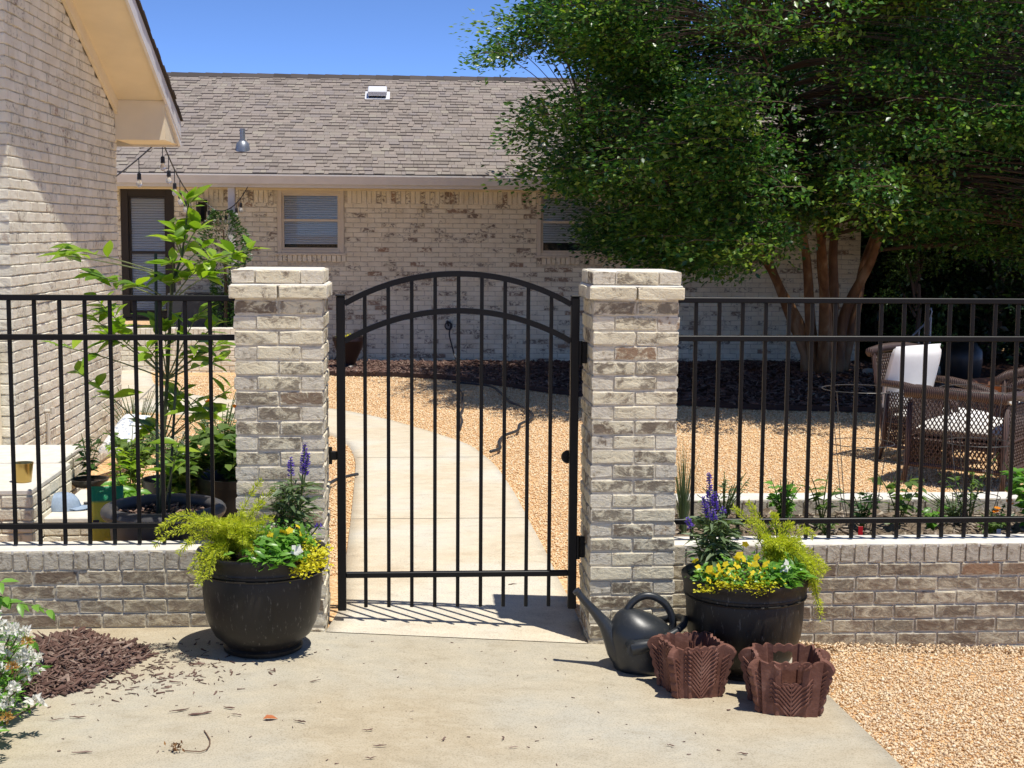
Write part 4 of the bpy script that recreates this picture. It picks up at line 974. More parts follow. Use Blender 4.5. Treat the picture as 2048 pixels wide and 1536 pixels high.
# ================================================================== ornate clay pots
m,nt,b=newmat('dark_red_clay',.72,.25)
n1=noise(nt,14,pos(nt),5,.65,.3); n2=noise(nt,90,pos(nt),4,.6)
col=ramp(nt,n1,[(.3,(.115,.049,.034)),(.55,(.18,.080,.056)),(.75,(.27,.145,.108))]); nt.links.new(col,b.inputs['Base Color']); bump(nt,b,mth(nt,'ADD',n2,n1),.35,.005); MT['clay']=m
def clay_pot(label,loc,rb,rt,h,rz,slot=False,fins=(45,135,225,315)):
    t=thing('clay_pot',label,'pot',loc,None,rz); n=96; rows=16; th=.014
    def rad(a,z):                                        # squarish section with fluted corners
        c=max(abs(math.cos(a)),abs(math.sin(a))); sq=1/(c**.80); r=rb+(rt-rb)*(z/h)**1.2
        fl=.010*math.exp(-((abs(((a/(math.pi/2))%1)-.5)-.22)/.035)**2)
        return r*(.90*sq)+fl
    def ztop(a): return h-.016+.016*abs(math.sin(a*10+.4))**.55
    V=[];F=[]
    def pt(j,i,inner):
        a=2*math.pi*j/n; f_=i/rows; z=f_*ztop(a); r=rad(a,z)-(th if inner else 0); return (r*math.cos(a),r*math.sin(a),max(z,.012) if inner and i==0 else z)
    for inner in (0,1):
        for i in range(rows+1):
            for j in range(n): V.append(pt(j,i,inner))
    N1=(rows+1)*n
    def hole(i,j): 
        if not slot: return False
        a=(2*math.pi*(j+.5)/n); 
        for c in (-math.pi/2,math.pi/2):
            d=(a-c+math.pi)%(2*math.pi)-math.pi
            if abs(d)<.31 and 10<=i<=13: return True
        return False
    for i in range(rows):
        for j in range(n):
            k=(j+1)%n
            if hole(i,j): 
                for (da,db) in (((i,j),(i,k)),((i+1,j),(i+1,k)),((i,j),(i+1,j)),((i,k),(i+1,k))):
                    other={((i,j),(i,k)):(i-1,j),((i+1,j),(i+1,k)):(i+1,j),((i,j),(i+1,j)):(i,(j-1)%n),((i,k),(i+1,k)):(i,k)}[(da,db)]
                    if not hole(*other):
                        A=da[0]*n+da[1];B=db[0]*n+db[1]; F.append((A,B,N1+B,N1+A))
                continue
            F.append((i*n+j,i*n+k,(i+1)*n+k,(i+1)*n+j)); F.append((N1+i*n+k,N1+i*n+j,N1+(i+1)*n+j,N1+(i+1)*n+k))
    for j in range(n): k=(j+1)%n; F.append((rows*n+j,rows*n+k,N1+rows*n+k,N1+rows*n+j))
    F.append(tuple(range(n-1,-1,-1))); F.append(tuple(N1+j for j in range(n)))
    me=bpy.data.meshes.new('body'); me.from_pydata(V,[],F); me.materials.append(MT['clay']); obj('body',me,t)
    # herringbone leaf veins on each face
    mb=MB()
    for q in range(4):
        a0=q*math.pi/2
        mb.tube([tuple(Vector((math.cos(a0)*(rad(a0,z)+.001),math.sin(a0)*(rad(a0,z)+.001),z))) for z in np.linspace(.01,h*(.62 if slot and q in (1,3) else .92),8)],.005,5)
        for k in range(11):
            z0=.004+k*h*.080
            for s in (-1,1):
                if slot and q in (1,3) and z0>h*.42: 
                    pass
                pts=[]
                for u in np.linspace(.02,.60,18):
                    a=a0+s*u; z=z0+ (u-.02)*h*.62
                    if z>ztop(a)-.008: break
                    if slot and q in (1,3) and abs(u)<.34 and h*.60<z<h*.92: 
                        if len(pts)>1: break
                        continue
                    r=rad(a,z)+.0015; pts.append((r*math.cos(a),r*math.sin(a),z))
                if len(pts)>1: mb.tube(pts,.0052,5,True)
    stuff(mb.build('leaf_vein',MT['clay'],t))
    # lobed leaf fins at the corners
    for fd in fins:
        a=R(fd); ca,sa=math.cos(a),math.sin(a); out=[]; nz=40
        for i in range(nz+1):
            z=.004+(h*.985-.004)*i/nz; f_=i/nz
            r=rad(a,z)-.006+(.016+.040*f_**1.1+.009*abs(math.sin(f_*math.pi*5.5))**.6)*(1-max(0,(f_-.86)/.14)**2*.75)
            out.append((r,z))
        mbf=MB(); w_=.017; V=[];F=[]
        for s in (-1,1):
            for (r,z) in out:
                ri=rad(a,z)-.008; V.append((ri*ca-s*w_*sa,ri*sa+s*w_*ca,z)); V.append((r*ca-s*w_*.75*sa,r*sa+s*w_*.75*ca,z))
        m2=2*(nz+1)
        for i in range(nz):
            F.append((2*i,2*i+1,2*i+3,2*i+2)); F.append((m2+2*i+2,m2+2*i+3,m2+2*i+1,m2+2*i)); F.append((2*i+1,m2+2*i+1,m2+2*i+3,2*i+3))
        F.append((0,m2,m2+1,1)); F.append((2*nz,2*nz+1,m2+2*nz+1,m2+2*nz))
        mbf.add(V,F)
        for s in (-1,1):
            for k in range(9):
                z0=.01+k*h*.085; f0=z0/h
                ri=rad(a,z0)+.004; z1=min(z0+h*.11,h*.93); ro=rad(a,z1)+.004+.034*(z1/h)**1.1
                mbf.tube([(ri*ca-s*(w_+.001)*sa,ri*sa+s*(w_+.001)*ca,z0),(ro*ca-s*(w_*.78+.001)*sa,ro*sa+s*(w_*.78+.001)*ca,z1)],.0045,5)
        mbf.build('leaf_fin',MT['clay'],t)
    return t
clay_pot('dark red clay pot with lobed leaf corners nearer the watering can',(1.158,5.715,-.058),.110,.128,.228,R(12),False,(40,140,220,320))
clay_pot('dark red clay pot with a slot handle nearer the gravel',(1.520,5.545,-.080),.130,.150,.240,R(-6),True,(25,155,215,325))
# ================================================================== potted citrus and plants behind the left fence
MT['citrus']=leaf_mat('citrus_leaf',[(.14,.26,.02),(.24,.40,.03),(.36,.50,.05),(.11,.22,.025),(.30,.45,.04)],.42,.32,.55,(1.4,1.5,.5))
MT['darkleaf']=leaf_mat('dark_leaf',[(.025,.065,.015),(.04,.095,.02),(.06,.13,.03),(.03,.075,.02)],.3,.35,.5)
MT['heartleaf']=leaf_mat('heart_leaf',[(.08,.15,.03),(.13,.21,.05),(.18,.26,.07),(.10,.17,.04)],.35,.4,.4)
MT['greyleaf']=leaf_mat('grey_leaf',[(.20,.25,.20),(.28,.33,.27),(.36,.40,.34),(.16,.21,.16)],.25,.6,.2,(1,1,.9))
MT['bigpot']=plain('charcoal_pot',(.075,.072,.072),.5,.4,.2,14)
MT['nursery']=plain('black_nursery_pot',(.012,.012,.013),.4,.45)
cp=thing('charcoal_planter','large charcoal planter with thick rolled rim behind the left fence','planter',(-1.235,7.03,.02))
MB().lathe([(0,0),(.21,0),(.22,.02),(.245,.2),(.262,.40),(.272,.425)],56).build('body',MT['bigpot'],cp,smooth=True,auto=40)
mb=MB(); ring=[(.268+.036*math.cos(a),.452+.034*math.sin(a)) for a in np.linspace(0,2*math.pi,15)]; mb.lathe(ring,64); mb.build('rim',MT['bigpot'],cp,smooth=True)
MB().lathe([(.25,.42),(.12,.43),(.001,.435)],40).build('soil',MT['potsoil'],cp,smooth=True)
n=260; a=rng.uniform(0,6.28,n); r=.23*np.sqrt(rng.random(n)); L=rng.uniform(.01,.04,n)
V,F=chips(np.stack([r*np.cos(a),r*np.sin(a),np.full(n,.44)],1),L,L*.4,L*.25,.3); stuff(obj('bark_topping',mesh_np('bark_topping',V,F,island_cols('bark_top',[(.07,.045,.035),(.2,.13,.1),(.33,.22,.17),(.05,.03,.025)])),cp))

def big_leaf(seed,mat,L=1.0,W=.46,fold=.10,droop=.18):
    r=np.random.default_rng(seed); ks=6; V=[];F=[]
    wid=[.05,.62,.98,.92,.55,.0]
    for i in range(ks):
        t_=i/(ks-1); x=L*t_; z=-droop*t_**2*L+.05*math.sin(t_*5+seed)*L*.3; w_=W/2*wid[i]
        V+= [(x,-w_,z+fold*w_*2),(x,0,z),(x,w_,z+fold*w_*2)]
    for i in range(ks-1):
        o=3*i; F+=[(o,o+1,o+4,o+3),(o+1,o+2,o+5,o+4)]
    me=bpy.data.meshes.new('leaf'); me.from_pydata(V,[],F); me.materials.append(MT[mat]); me.polygons.foreach_set('use_smooth',np.ones(len(me.polygons),dtype=bool)); return me
CL=[big_leaf(i,'citrus',1,.44+.05*math.sin(i),.10+.04*(i%3),.12+.1*(i%3)) for i in range(6)]
ct=thing('citrus_tree','young citrus tree with bright green leaves growing in the charcoal planter','tree',(-1.24,7.03,.44))
nodes=[(-1.092,7.068,1.999),(-1.171,7.125,1.902),(-1.16,6.975,1.805),(-1.039,7.054,1.878),(-1.024,7.191,1.78),(-.963,7.193,1.731),(-.843,6.915,1.748),(-.739,6.945,1.772),(-.948,6.889,1.653),(-1.051,7.029,1.66),(-1.146,6.881,1.711),(-1.185,7.034,1.611),(-1.724,7.104,1.764),(-1.786,6.97,1.741),(-1.633,7.113,1.643),(-1.58,7.083,1.546),(-1.324,6.879,1.592),(-1.496,7.071,1.461),(-1.511,6.963,1.371),(-1.647,7.019,1.171),(-1.728,6.972,1.297),(-1.568,7.12,1.409),(-1.259,7.029,1.464),(-1.291,6.926,1.301),(-1.219,7.066,1.389),(-1.014,7.151,1.259),(-.918,6.98,1.224),(-.936,6.95,1.421),(-1.039,7.01,1.466),(-.934,7.207,1.305),(-.902,7.221,1.075),(-.989,7.112,.962),(-1.223,7.195,1.002),(-1.156,7.174,1.08),(-1.058,7.006,1.037),(-1.129,6.903,.842),(-1.308,7.105,.888)]
O=Vector((-1.24,7.03,.44)); tr=[Vector(p)-O for p in ((-1.25,7.03,.42),(-1.235,7.04,.8),(-1.21,7.05,1.12),(-1.185,7.05,1.5),(-1.17,7.05,1.62),(-1.13,7.06,1.72),(-1.11,7.06,1.86),(-1.09,7.065,2.0))]
mb=MB(); mb.tube(tr,[.011,.010,.009,.008,.007,.006,.004,.003],8); mb.build('trunk',plain('citrus_bark',(.07,.085,.04),.7,.3,.3,40),ct)
mb=MB(); random.seed(50)
for p in nodes:
    q=Vector(p)-O
    best=min(tr,key=lambda s:(s-q).length+(.5 if s.z>q.z-.08 else 0)); mid=(best+q)/2+Vector((0,0,.03)); 
    pts=[tuple(v) for v in bez(best,mid,q,6)]; mb.tube(pts,[.004,.0038,.0035,.003,.0025,.002],5)
    d0=(q-best).normalized()
    for k in range(random.choice((8,9,10,11))):
        f_=random.uniform(.55,1.0); base=Vector(bez(best,mid,q,20)[min(19,int(f_*19))]); a_=random.uniform(0,6.28)
        d=(d0*.5+Vector((math.cos(a_),math.sin(a_),random.uniform(-.35,.6)))).normalized()
        up=Vector((random.uniform(-.5,.5),random.uniform(-.6,.2),1)); yv=up.cross(d).normalized(); zv=d.cross(yv)
        Lf=random.uniform(.085,.15); M4=Matrix((d,yv,zv)).transposed().to_4x4(); 
        o=obj('leaf',random.choice(CL),ct); o.location=base; o.rotation_euler=M4.to_euler(); o.scale=(Lf,Lf*random.uniform(.85,1.1),Lf)
mb.build('branch',plain('citrus_twig',(.20,.22,.09),.7,.3,.3,40),ct)
mb=MB(); mb.tube([(-.02,-.03,0),(-.005,-.03,1.3)],.008,6); mb.tube([(.03,-.02,0),(.10,-.005,1.0)],.007,6); mb.build('stake',plain('green_stake',(.03,.045,.035),.5),ct)

def leafy(name,label,base,h,rad_,nl,mat,L,wd=.5,cat='plant',stems=8,fl=None,fm=None,cone=.5,six=True,stemmat='stem'):
    t=thing(name,label,cat,base); mb=MB(); P=[];D=[]
    tips=[]
    for k in range(stems):
        a=2*math.pi*k/stems+J(.5); rr=rad_*random.uniform(.3,1); tip=(rr*math.cos(a),rr*math.sin(a),h*random.uniform(.6,1)); tips.append(tip)
        p=bez((0,0,0),(tip[0]*cone*.5,tip[1]*cone*.5,tip[2]*.6),tip,7); mb.tube([tuple(q) for q in p],[.004,.004,.0035,.003,.003,.0025,.002],4)
        for j in range(nl//stems):
            f_=random.uniform(.3,1); q=p[int(f_*6)]; a2=random.uniform(0,6.28); P.append(q+np.array([J(.012),J(.012),J(.012)])); D.append((math.cos(a2),math.sin(a2),random.uniform(-.2,.7)))
    mb.build('stem',MT[stemmat],t); n=len(P); Ls=rng.uniform(L[0],L[1],n)
    V,F=leaf6(np.array(P),np.array(D),np.tile([0,-.2,1.],(n,1))+rng.normal(0,.35,(n,3)),Ls,Ls*wd,.15,.25); obj('foliage',mesh_np('foliage',V,F,MT[mat]),t)
    for (x,y,z) in (fl or []): obj('flower',fm,t,(x,y,z),(R(30)+J(.4),J(.4),J(3)))
    return t
def nursery_pot(label,loc,r,h):
    t=thing('nursery_pot',label,'pot',loc); MB().lathe([(0,0),(r*.8,0),(r*.95,h*.9),(r,h*.9),(r*1.03,h),(r*.95,h),(r*.92,h*.88),(0,h*.88)],32).build('body',MT['nursery'],t,smooth=True,auto=35)
    MB().lathe([(r*.92,h*.885),(.001,h*.9)],24).build('soil',MT['potsoil'],t); return t
random.seed(51)
nursery_pot('large black nursery pot behind the charcoal planter by the left pillar',(-1.02,8.05,.0),.215,.47)
leafy('vine_plant','heart-leaved vine in the large black nursery pot beside the left pillar',(-1.02,8.05,.42),.34,.36,460,'heartleaf',(.06,.10),.8,stems=26)
nursery_pot('black nursery pot partly hidden behind the citrus stem',(-1.42,8.35,.0),.17,.40)
leafy('silver_plant','grey-leaved plant in the middle of the pots behind the left fence',(-1.42,8.35,.36),.44,.18,700,'greyleaf',(.02,.04),.22,stems=18)
nursery_pot('black nursery pot holding the marigolds',(-1.12,8.62,.0),.17,.42)
leafy('marigold_plant','orange marigold plant behind the heart-leaved vine',(-1.16,8.62,.38),.50,.30,700,'sage',(.025,.045),.35,stems=20,fl=[(-.05,-.12,.47),(-.06,-.13,.455),(-.04,-.13,.46),(.14,-.16,.40),(.15,-.17,.385),(.16,-.16,.41),(.10,-.16,.43),(.22,-.14,.45)],fm=FMO)
leafy('pepper_plant','small leafy plant left of the citrus stem',(-1.68,8.4,.02),.68,.20,190,'citrus',(.05,.08),.45,stems=8)
leafy('pepper_plant','leafy green plant just behind the charcoal planter',(-1.5,7.85,.02),.66,.27,320,'green',(.05,.085),.5,stems=8)
sau=thing('saucer_pot','shallow black pot standing on the white step edge','pot',(-1.97,8.68,.30)); MB().lathe([(0,0),(.085,0),(.115,.035),(.118,.045),(.105,.045),(.09,.02),(0,.02)],32).build('body',MT['nursery'],sau,smooth=True,auto=40); MB().lathe([(.095,.03),(.001,.035)],20).build('soil',MT['potsoil'],sau)
leafy('citrus_seedling','small citrus seedling in the shallow black pot',(-1.97,8.68,.325),.33,.12,56,'darkleaf',(.05,.08),.45,stems=6)
leafy('pepper_plant','bushy green plant against the step right of the yellow bag',(-1.72,8.75,.30),.40,.24,320,'heartleaf',(.05,.08),.5,stems=10)
leafy('vine_plant','leafy vine mass behind the citrus stem',(-1.28,8.0,.30),.42,.30,380,'heartleaf',(.05,.09),.7,stems=14)
leafy('lavender_plant','thin grey-green wispy plant at the far corner of the left house',(-2.2,11.4,.0),.62,.30,520,'greyleaf',(.03,.06),.15,stems=40)
leafy('green_plant','low green bush beside the curved walk behind the pots',(-1.35,10.2,.0),.35,.5,260,'heartleaf',(.05,.08),.5,stems=20)
# soil bags, cap, gold pot
def cushion_box(w_,d,h,p=.5,n=14):
    V=[];F=[]
    for i in range(n+1):
        for j in range(n+1):
            u=-1+2*i/n;v=-1+2*j/n; t_=max(0,(1-u**4))*max(0,(1-v**4)); V.append((u*w_/2,v*d/2,h/2*t_**p))
    o=len(V); V+=[(x,y,-z) for x,y,z in V]
    for i in range(n):
        for j in range(n):
            a=i*(n+1)+j; q=(a,a+n+1,a+n+2,a+1); F.append(q); F.append(tuple(o+k for k in q[::-1]))
    return V,F
m,nt,b=newmat('yellow_bag',.35,.4); tc=nd(nt,'TexCoord').outputs['Object']; sx=nd(nt,'SeparateXYZ',{0:tc}); nz=noise(nt,30,tc,3,.6)
colr=ramp(nt,mth(nt,'MULTIPLY_ADD',sx.outputs[1],1.6,.5),[(.0,(.72,.56,.02)),(.33,(.75,.58,.02)),(.34,(.70,.56,.06)),(.86,(.72,.56,.02)),(.88,(.02,.24,.10)),(1,(.02,.25,.10))],'LINEAR'); nt.links.new(colr,b.inputs['Base Color']); bump(nt,b,nz,.4,.02); MT['ybag']=m
mb=MB(); V,F=cushion_box(.17,.62,.10); mb.add(V,F); yb=mb.build('soil_bag',MT['ybag'],None,(-1.56,7.22,.245),smooth=True); yb.rotation_euler=(R(80),0,R(6)); tag(yb,'yellow potting soil bag with green top beside the charcoal planter','bag')
MB().box(-.02,.05,-.10,-.02,.048,.0505).build('leaf_print',plain('print_green',(.03,.12,.03),.4),yb)
MB().box(-.06,-.03,.11,.14,.046,.0505).build('badge_print',plain('print_dark',(.05,.03,.03),.4),yb)
m,nt,b=newmat('white_bag',.4,.4); nz=noise(nt,28,pos(nt),4,.65); nt.links.new(ramp(nt,nz,[(.40,(.30,.38,.52)),(.47,(.80,.80,.80)),(1,(.85,.85,.85))]),b.inputs['Base Color']); bump(nt,b,nz,.3,.02)
mb=MB(); V,F=cushion_box(.24,.42,.10); mb.add(V,F); wb=mb.build('soil_bag',m,None,(-2.20,10.9,.30),smooth=True); wb.rotation_euler=(R(38),R(0),R(-30)); tag(wb,'white printed bag slumped by the foot of the left house wall','bag')
gp=thing('gold_pot','small shiny gold pot on the brick step at the left edge','pot',(-2.10,7.72,.496)); 
m,nt,b=newmat('gold_metal',.28,.5); b.inputs['Metallic'].default_value=.9; b.inputs['Base Color'].default_value=(.42,.30,.10,1)
MB().lathe([(0,0),(.040,0),(.043,.004),(.053,.09),(.056,.105),(.052,.105),(.048,.09),(.038,.01),(0,.01)],32).build('body',m,gp,smooth=True,auto=40)
cap_=thing('baseball_cap','pale blue baseball cap lying on the white brick step','cap',(-1.95,7.95,.302)); m=plain('cap_cloth',(.30,.38,.50),.85,.15,.15,40,.3,120)
V=[];F=[];n=28;ks=8
for i in range(ks+1):
    ph=math.pi/2*i/ks
    for j in range(n):
        a=2*math.pi*j/n; s=1-.03*(abs(math.sin(a*3))<.12); V.append((.098*math.cos(ph)**.75*math.cos(a)*s,.085*math.cos(ph)**.75*math.sin(a)*s,.092*math.sin(ph)**1.0))
for i in range(ks):
    for j in range(n): F.append((i*n+j,i*n+(j+1)%n,(i+1)*n+(j+1)%n,(i+1)*n+j))
mb=MB(); mb.add(V,F); mb.build('crown',m,cap_,smooth=True)
V=[];F=[]
for i in range(13):
    a=R(-62+124*i/12); V.append((.092*math.cos(a),.082*math.sin(a),.016)); V.append((.092*math.cos(a)+.07*math.cos(a)**.6,.080*math.sin(a),.010-.012*abs(math.sin(a))+.006))
for i in range(12): F.append((2*i,2*i+1,2*i+3,2*i+2))
o=len(V); V+=[(x,y,z-.004) for x,y,z in V]; F+=[tuple(o+k for k in q[::-1]) for q in F]
mb=MB(); mb.add(V,F); mb.build('brim',m,cap_,smooth=True)
MB().tube([(-.10,.02,.012),(-.115,0,.03),(-.10,-.02,.012)],.006,6).build('strap',m,cap_)
for s,nm in ((0,'seam'),): 
    MB().tube([(.1*math.cos(a),0.0,.094*math.sin(a)) for a in np.linspace(.1,3.0,14)],.002,4).build('seam',m,cap_)
tl=MB(); tl.bbox(-.09,.09,-.012,.012,0,.012,.003); tt=tl.build('garden_tool',plain('tool_black',(.03,.03,.035),.4),None,(-1.78,8.10,.303)); tt.rotation_euler=(0,0,R(15)); tag(tt,'flat dark tool lying on the white step right of the cap','tool')

# ================================================================== white flowering bush at the left edge
random.seed(53)
bu=thing('flowering_bush','white flowering bush at the bottom left corner beside the mulch','bush',(-1.60,4.98,.03))
mb=MB(); P=[];D=[]; fls=[]
for k in range(150):
    a=random.uniform(0,6.28); rr=.42*math.sqrt(random.random()); hh=.42*math.sqrt(max(.05,1-(rr/.47)**2))*random.uniform(.45,1.05); tip=(rr*math.cos(a)*.62,rr*math.sin(a)*1.45,hh)
    p=bez((tip[0]*.2,tip[1]*.2,0),(tip[0]*.6,tip[1]*.6,hh*.7),tip,7); mb.tube([tuple(q) for q in p],.003,4)
    for j in range(26):
        q=p[random.randint(2,6)]; a2=random.uniform(0,6.28); P.append(q+np.array([J(.02),J(.02),J(.02)])); D.append((math.cos(a2),math.sin(a2),random.uniform(.0,.9)))
    fls.append(tip)
mb.build('stem',MT['stem_d'],bu); n=len(P); Ls=rng.uniform(.025,.05,n); V,F=leaf6(np.array(P),np.array(D),np.tile([0,-.2,1.],(n,1))+rng.normal(0,.4,(n,3)),Ls,Ls*.3,.15,.2); obj('foliage',mesh_np('foliage',V,F,MT['green']),bu)
def cluster_mesh(name,mat,n,r,L):
    d=rand_dirs(n); d[:,2]=np.abs(d[:,2])*.9; P=d*r*rng.uniform(.5,1,(n,1)); V,F=leaf6(P,d+rng.normal(0,.6,(n,3)),d+rng.normal(0,.5,(n,3)),rng.uniform(L*.7,L*1.1,n),np.full(n,L*.5),.15,.2); return mesh_np(name,V,F,MT[mat])
CM=[cluster_mesh('flower_cluster','white',48,.021,.020) for _ in range(4)]
for tip in fls: obj('flower_cluster',random.choice(CM),bu,(tip[0]+J(.01),tip[1]-.01,tip[2]+.012),(R(20)+J(.4),J(.4),J(3)),[random.uniform(.8,1.25)]*3)
MT['witherf']=leaf_mat('withered_petal',[(.34,.17,.04),(.42,.25,.07),(.26,.12,.03)],.2,.6,.2)
CW=cluster_mesh('withered_cluster','witherf',40,.020,.018)
for q in ((.20,-.05,.30),(.22,-.2,.17),(.20,.15,.33)): obj('withered_cluster',CW,bu,q)
br=thing('leafy_branch','compound-leaf branch reaching in over the wall at the left edge','plant',(-1.80,5.72,.02))
P=[];D=[];mb=MB()
for (e,m1) in (((.32,.02,.30),(.1,0,.40)),((.26,-.05,.20),(.1,0,.34)),((.14,.0,.42),(.0,0,.42)),((.16,0,.36),(.05,0,.38))):
    p=bez((-.15,0,.2),m1,e,9); mb.tube([tuple(q) for q in p],.003,4)
    for i in range(3,9):
        for s in (-1,1): P.append(p[i]); ax=p[i]-p[i-1]; D.append((ax[0]*4+.1,s*.35-.25,ax[2]*3-.25*abs(s)+J(.3)))
mb.build('stem',MT['stem'],br); n=len(P); V,F=leaf6(np.array(P),np.array(D),np.tile([0,-.5,1.],(n,1)),rng.uniform(.05,.075,n),np.full(n,.03),.12,.25); obj('foliage',mesh_np('foliage',V,F,MT['green']),br)

# ================================================================== raised bed on the right
random.seed(54)
bedp=[('basil_plant','bushy bright basil plant in the raised bed behind the right planter',(1.93,7.20,.32),.27,.12,210,'green',(.03,.055),.6),
      ('pepper_plant','pepper plant with drooping leaves in the middle of the raised bed',(2.56,7.22,.32),.30,.16,46,'heartleaf',(.07,.11),.4),
      ('pepper_plant','slender pepper plant just right of the basil',(2.16,7.28,.32),.30,.12,26,'heartleaf',(.06,.09),.45),
      ('tomato_plant','small tomato plant inside the wire cage nearest the basil',(2.33,7.12,.32),.26,.15,90,'darkleaf',(.03,.06),.45),
      ('parsley_plant','low feathery herb in the raised bed before the near chair leg',(2.88,7.28,.32),.16,.18,420,'sage',(.015,.03),.3),
      ('lettuce_plant','low leafy seedling left of the feathery herb',(2.70,7.10,.32),.13,.10,60,'green',(.035,.06),.6),
      ('seedling','tiny seedling near the red plant tag',(2.10,7.0,.32),.10,.10,70,'heartleaf',(.02,.035),.5),
      ('tomato_plant','tall leafy tomato plant at the right edge of the raised bed',(3.22,7.1,.32),.42,.22,200,'green',(.05,.09),.6),
      ('tomato_plant','airy tomato plant in the second wire cage before the chair',(2.95,7.25,.32),.42,.17,90,'heartleaf',(.03,.05),.5),
      ('herb_plant','wispy herb between the right pillar and the basil',(1.62,7.22,.32),.30,.17,240,'sage',(.02,.04),.3),
      ('seedling','dark low seedling at the foot of the basil',(1.86,6.95,.32),.12,.12,90,'darkleaf',(.025,.045),.5),
      ('seedling','low seedling before the marigolds',(2.95,6.98,.32),.10,.12,90,'heartleaf',(.02,.04),.5)]
for (nm,lb,bs,h_,rd,nl,mt,L,wd) in bedp: leafy(nm,lb,bs,h_,rd,nl,mt,L,wd,stems=max(5,nl//14))
leafy('marigold_plant','orange marigold in the raised bed at the far right',(3.02,7.05,.32),.14,.12,160,'darkleaf',(.02,.04),.35,stems=10,fl=[(-.03,-.06,.14),(-.04,-.07,.125),(.05,-.02,.17),(.06,-.03,.155)],fm=FMO)
grass_tuft('grass_plant','tall green grass clump against the right pillar in the bed',(1.38,7.1,.32),120,.50,.14,'sage',wd=.006)
mb=MB(); mb.bbox(-.012,.012,-.002,.002,0,.09,.0005); o=mb.build('plant_tag',plain('red_tag',(.6,.02,.03),.4),None,(2.235,6.86,.31)); tag(o,'small red plant tag stuck in the raised bed soil','tag')
mb=MB(); mb.bbox(-.011,.011,-.002,.002,0,.09,.0005); o=mb.build('plant_tag',plain('white_tag',(.75,.75,.75),.4),None,(2.93,6.82,.30)); tag(o,'small white plant tag at the front of the raised bed','tag')
MT['wire']=plain('galvanised_wire',(.10,.095,.09),.45,.5,metal=.5)
def cage(label,x,y):
    t=thing('tomato_cage',label,'plant cage',(x,y,.31))
    for z,r in ((.755,.205),(.475,.17),(.19,.12)):
        mb=MB(); pts=[(r*math.cos(a),r*math.sin(a),z) for a in np.linspace(0,2*math.pi,33)]; mb.tube(pts,.0022,5); mb.build('wire_ring',MT['wire'],t)
    for k in range(4):
        a=k*math.pi/2+.6; mb=MB(); mb.tube([(.045*math.cos(a),.045*math.sin(a),-.06),(.12*math.cos(a),.12*math.sin(a),.19),(.205*math.cos(a),.205*math.sin(a),.755)],.0022,5); mb.build('wire_leg',MT['wire'],t)
cage('wire tomato cage standing in front of the dark mulch bed',2.305,7.12); cage('wire tomato cage standing in front of the wicker chair',2.93,7.12)

# ================================================================== wicker seating
def wpanel(A,B,C_,D_,nu,mb,r=.0045,off=.004):
    """diagonal lattice in the quad A(bottom-left) B(bottom-right) C(top-right) D(top-left)"""
    A,B,C_,D_=map(Vector,(A,B,C_,D_)); nu=int(nu*1.5)
    def P(u,v): return (A*(1-u)+B*u)*(1-v)+(D_*(1-u)+C_*u)*v
    hgt=((D_-A).length+(C_-B).length)/2; wid=((B-A).length+(C_-D_).length)/2; st=wid/nu; k=hgt/st*.62
    for s in (1,-1):
        x=-k*st
        for i in range(int(nu+k)+2):
            u0=(i-k)/nu; u1=u0+k/nu
            if s<0: u0,u1=1-u0,1-u1
            v0,v1=0.,1.
            if u0<0: v0=(0-u0)/(u1-u0); 
            if u0>1: v0=(1-u0)/(u1-u0)
            if u1<0: v1=(0-u0)/(u1-u0)
            if u1>1: v1=(1-u0)/(u1-u0)
            if v1-v0<.04: continue
            a=P(u0+(u1-u0)*v0,v0); b_=P(u0+(u1-u0)*v1,v1); mb.bar(a,b_,.0095,.007)
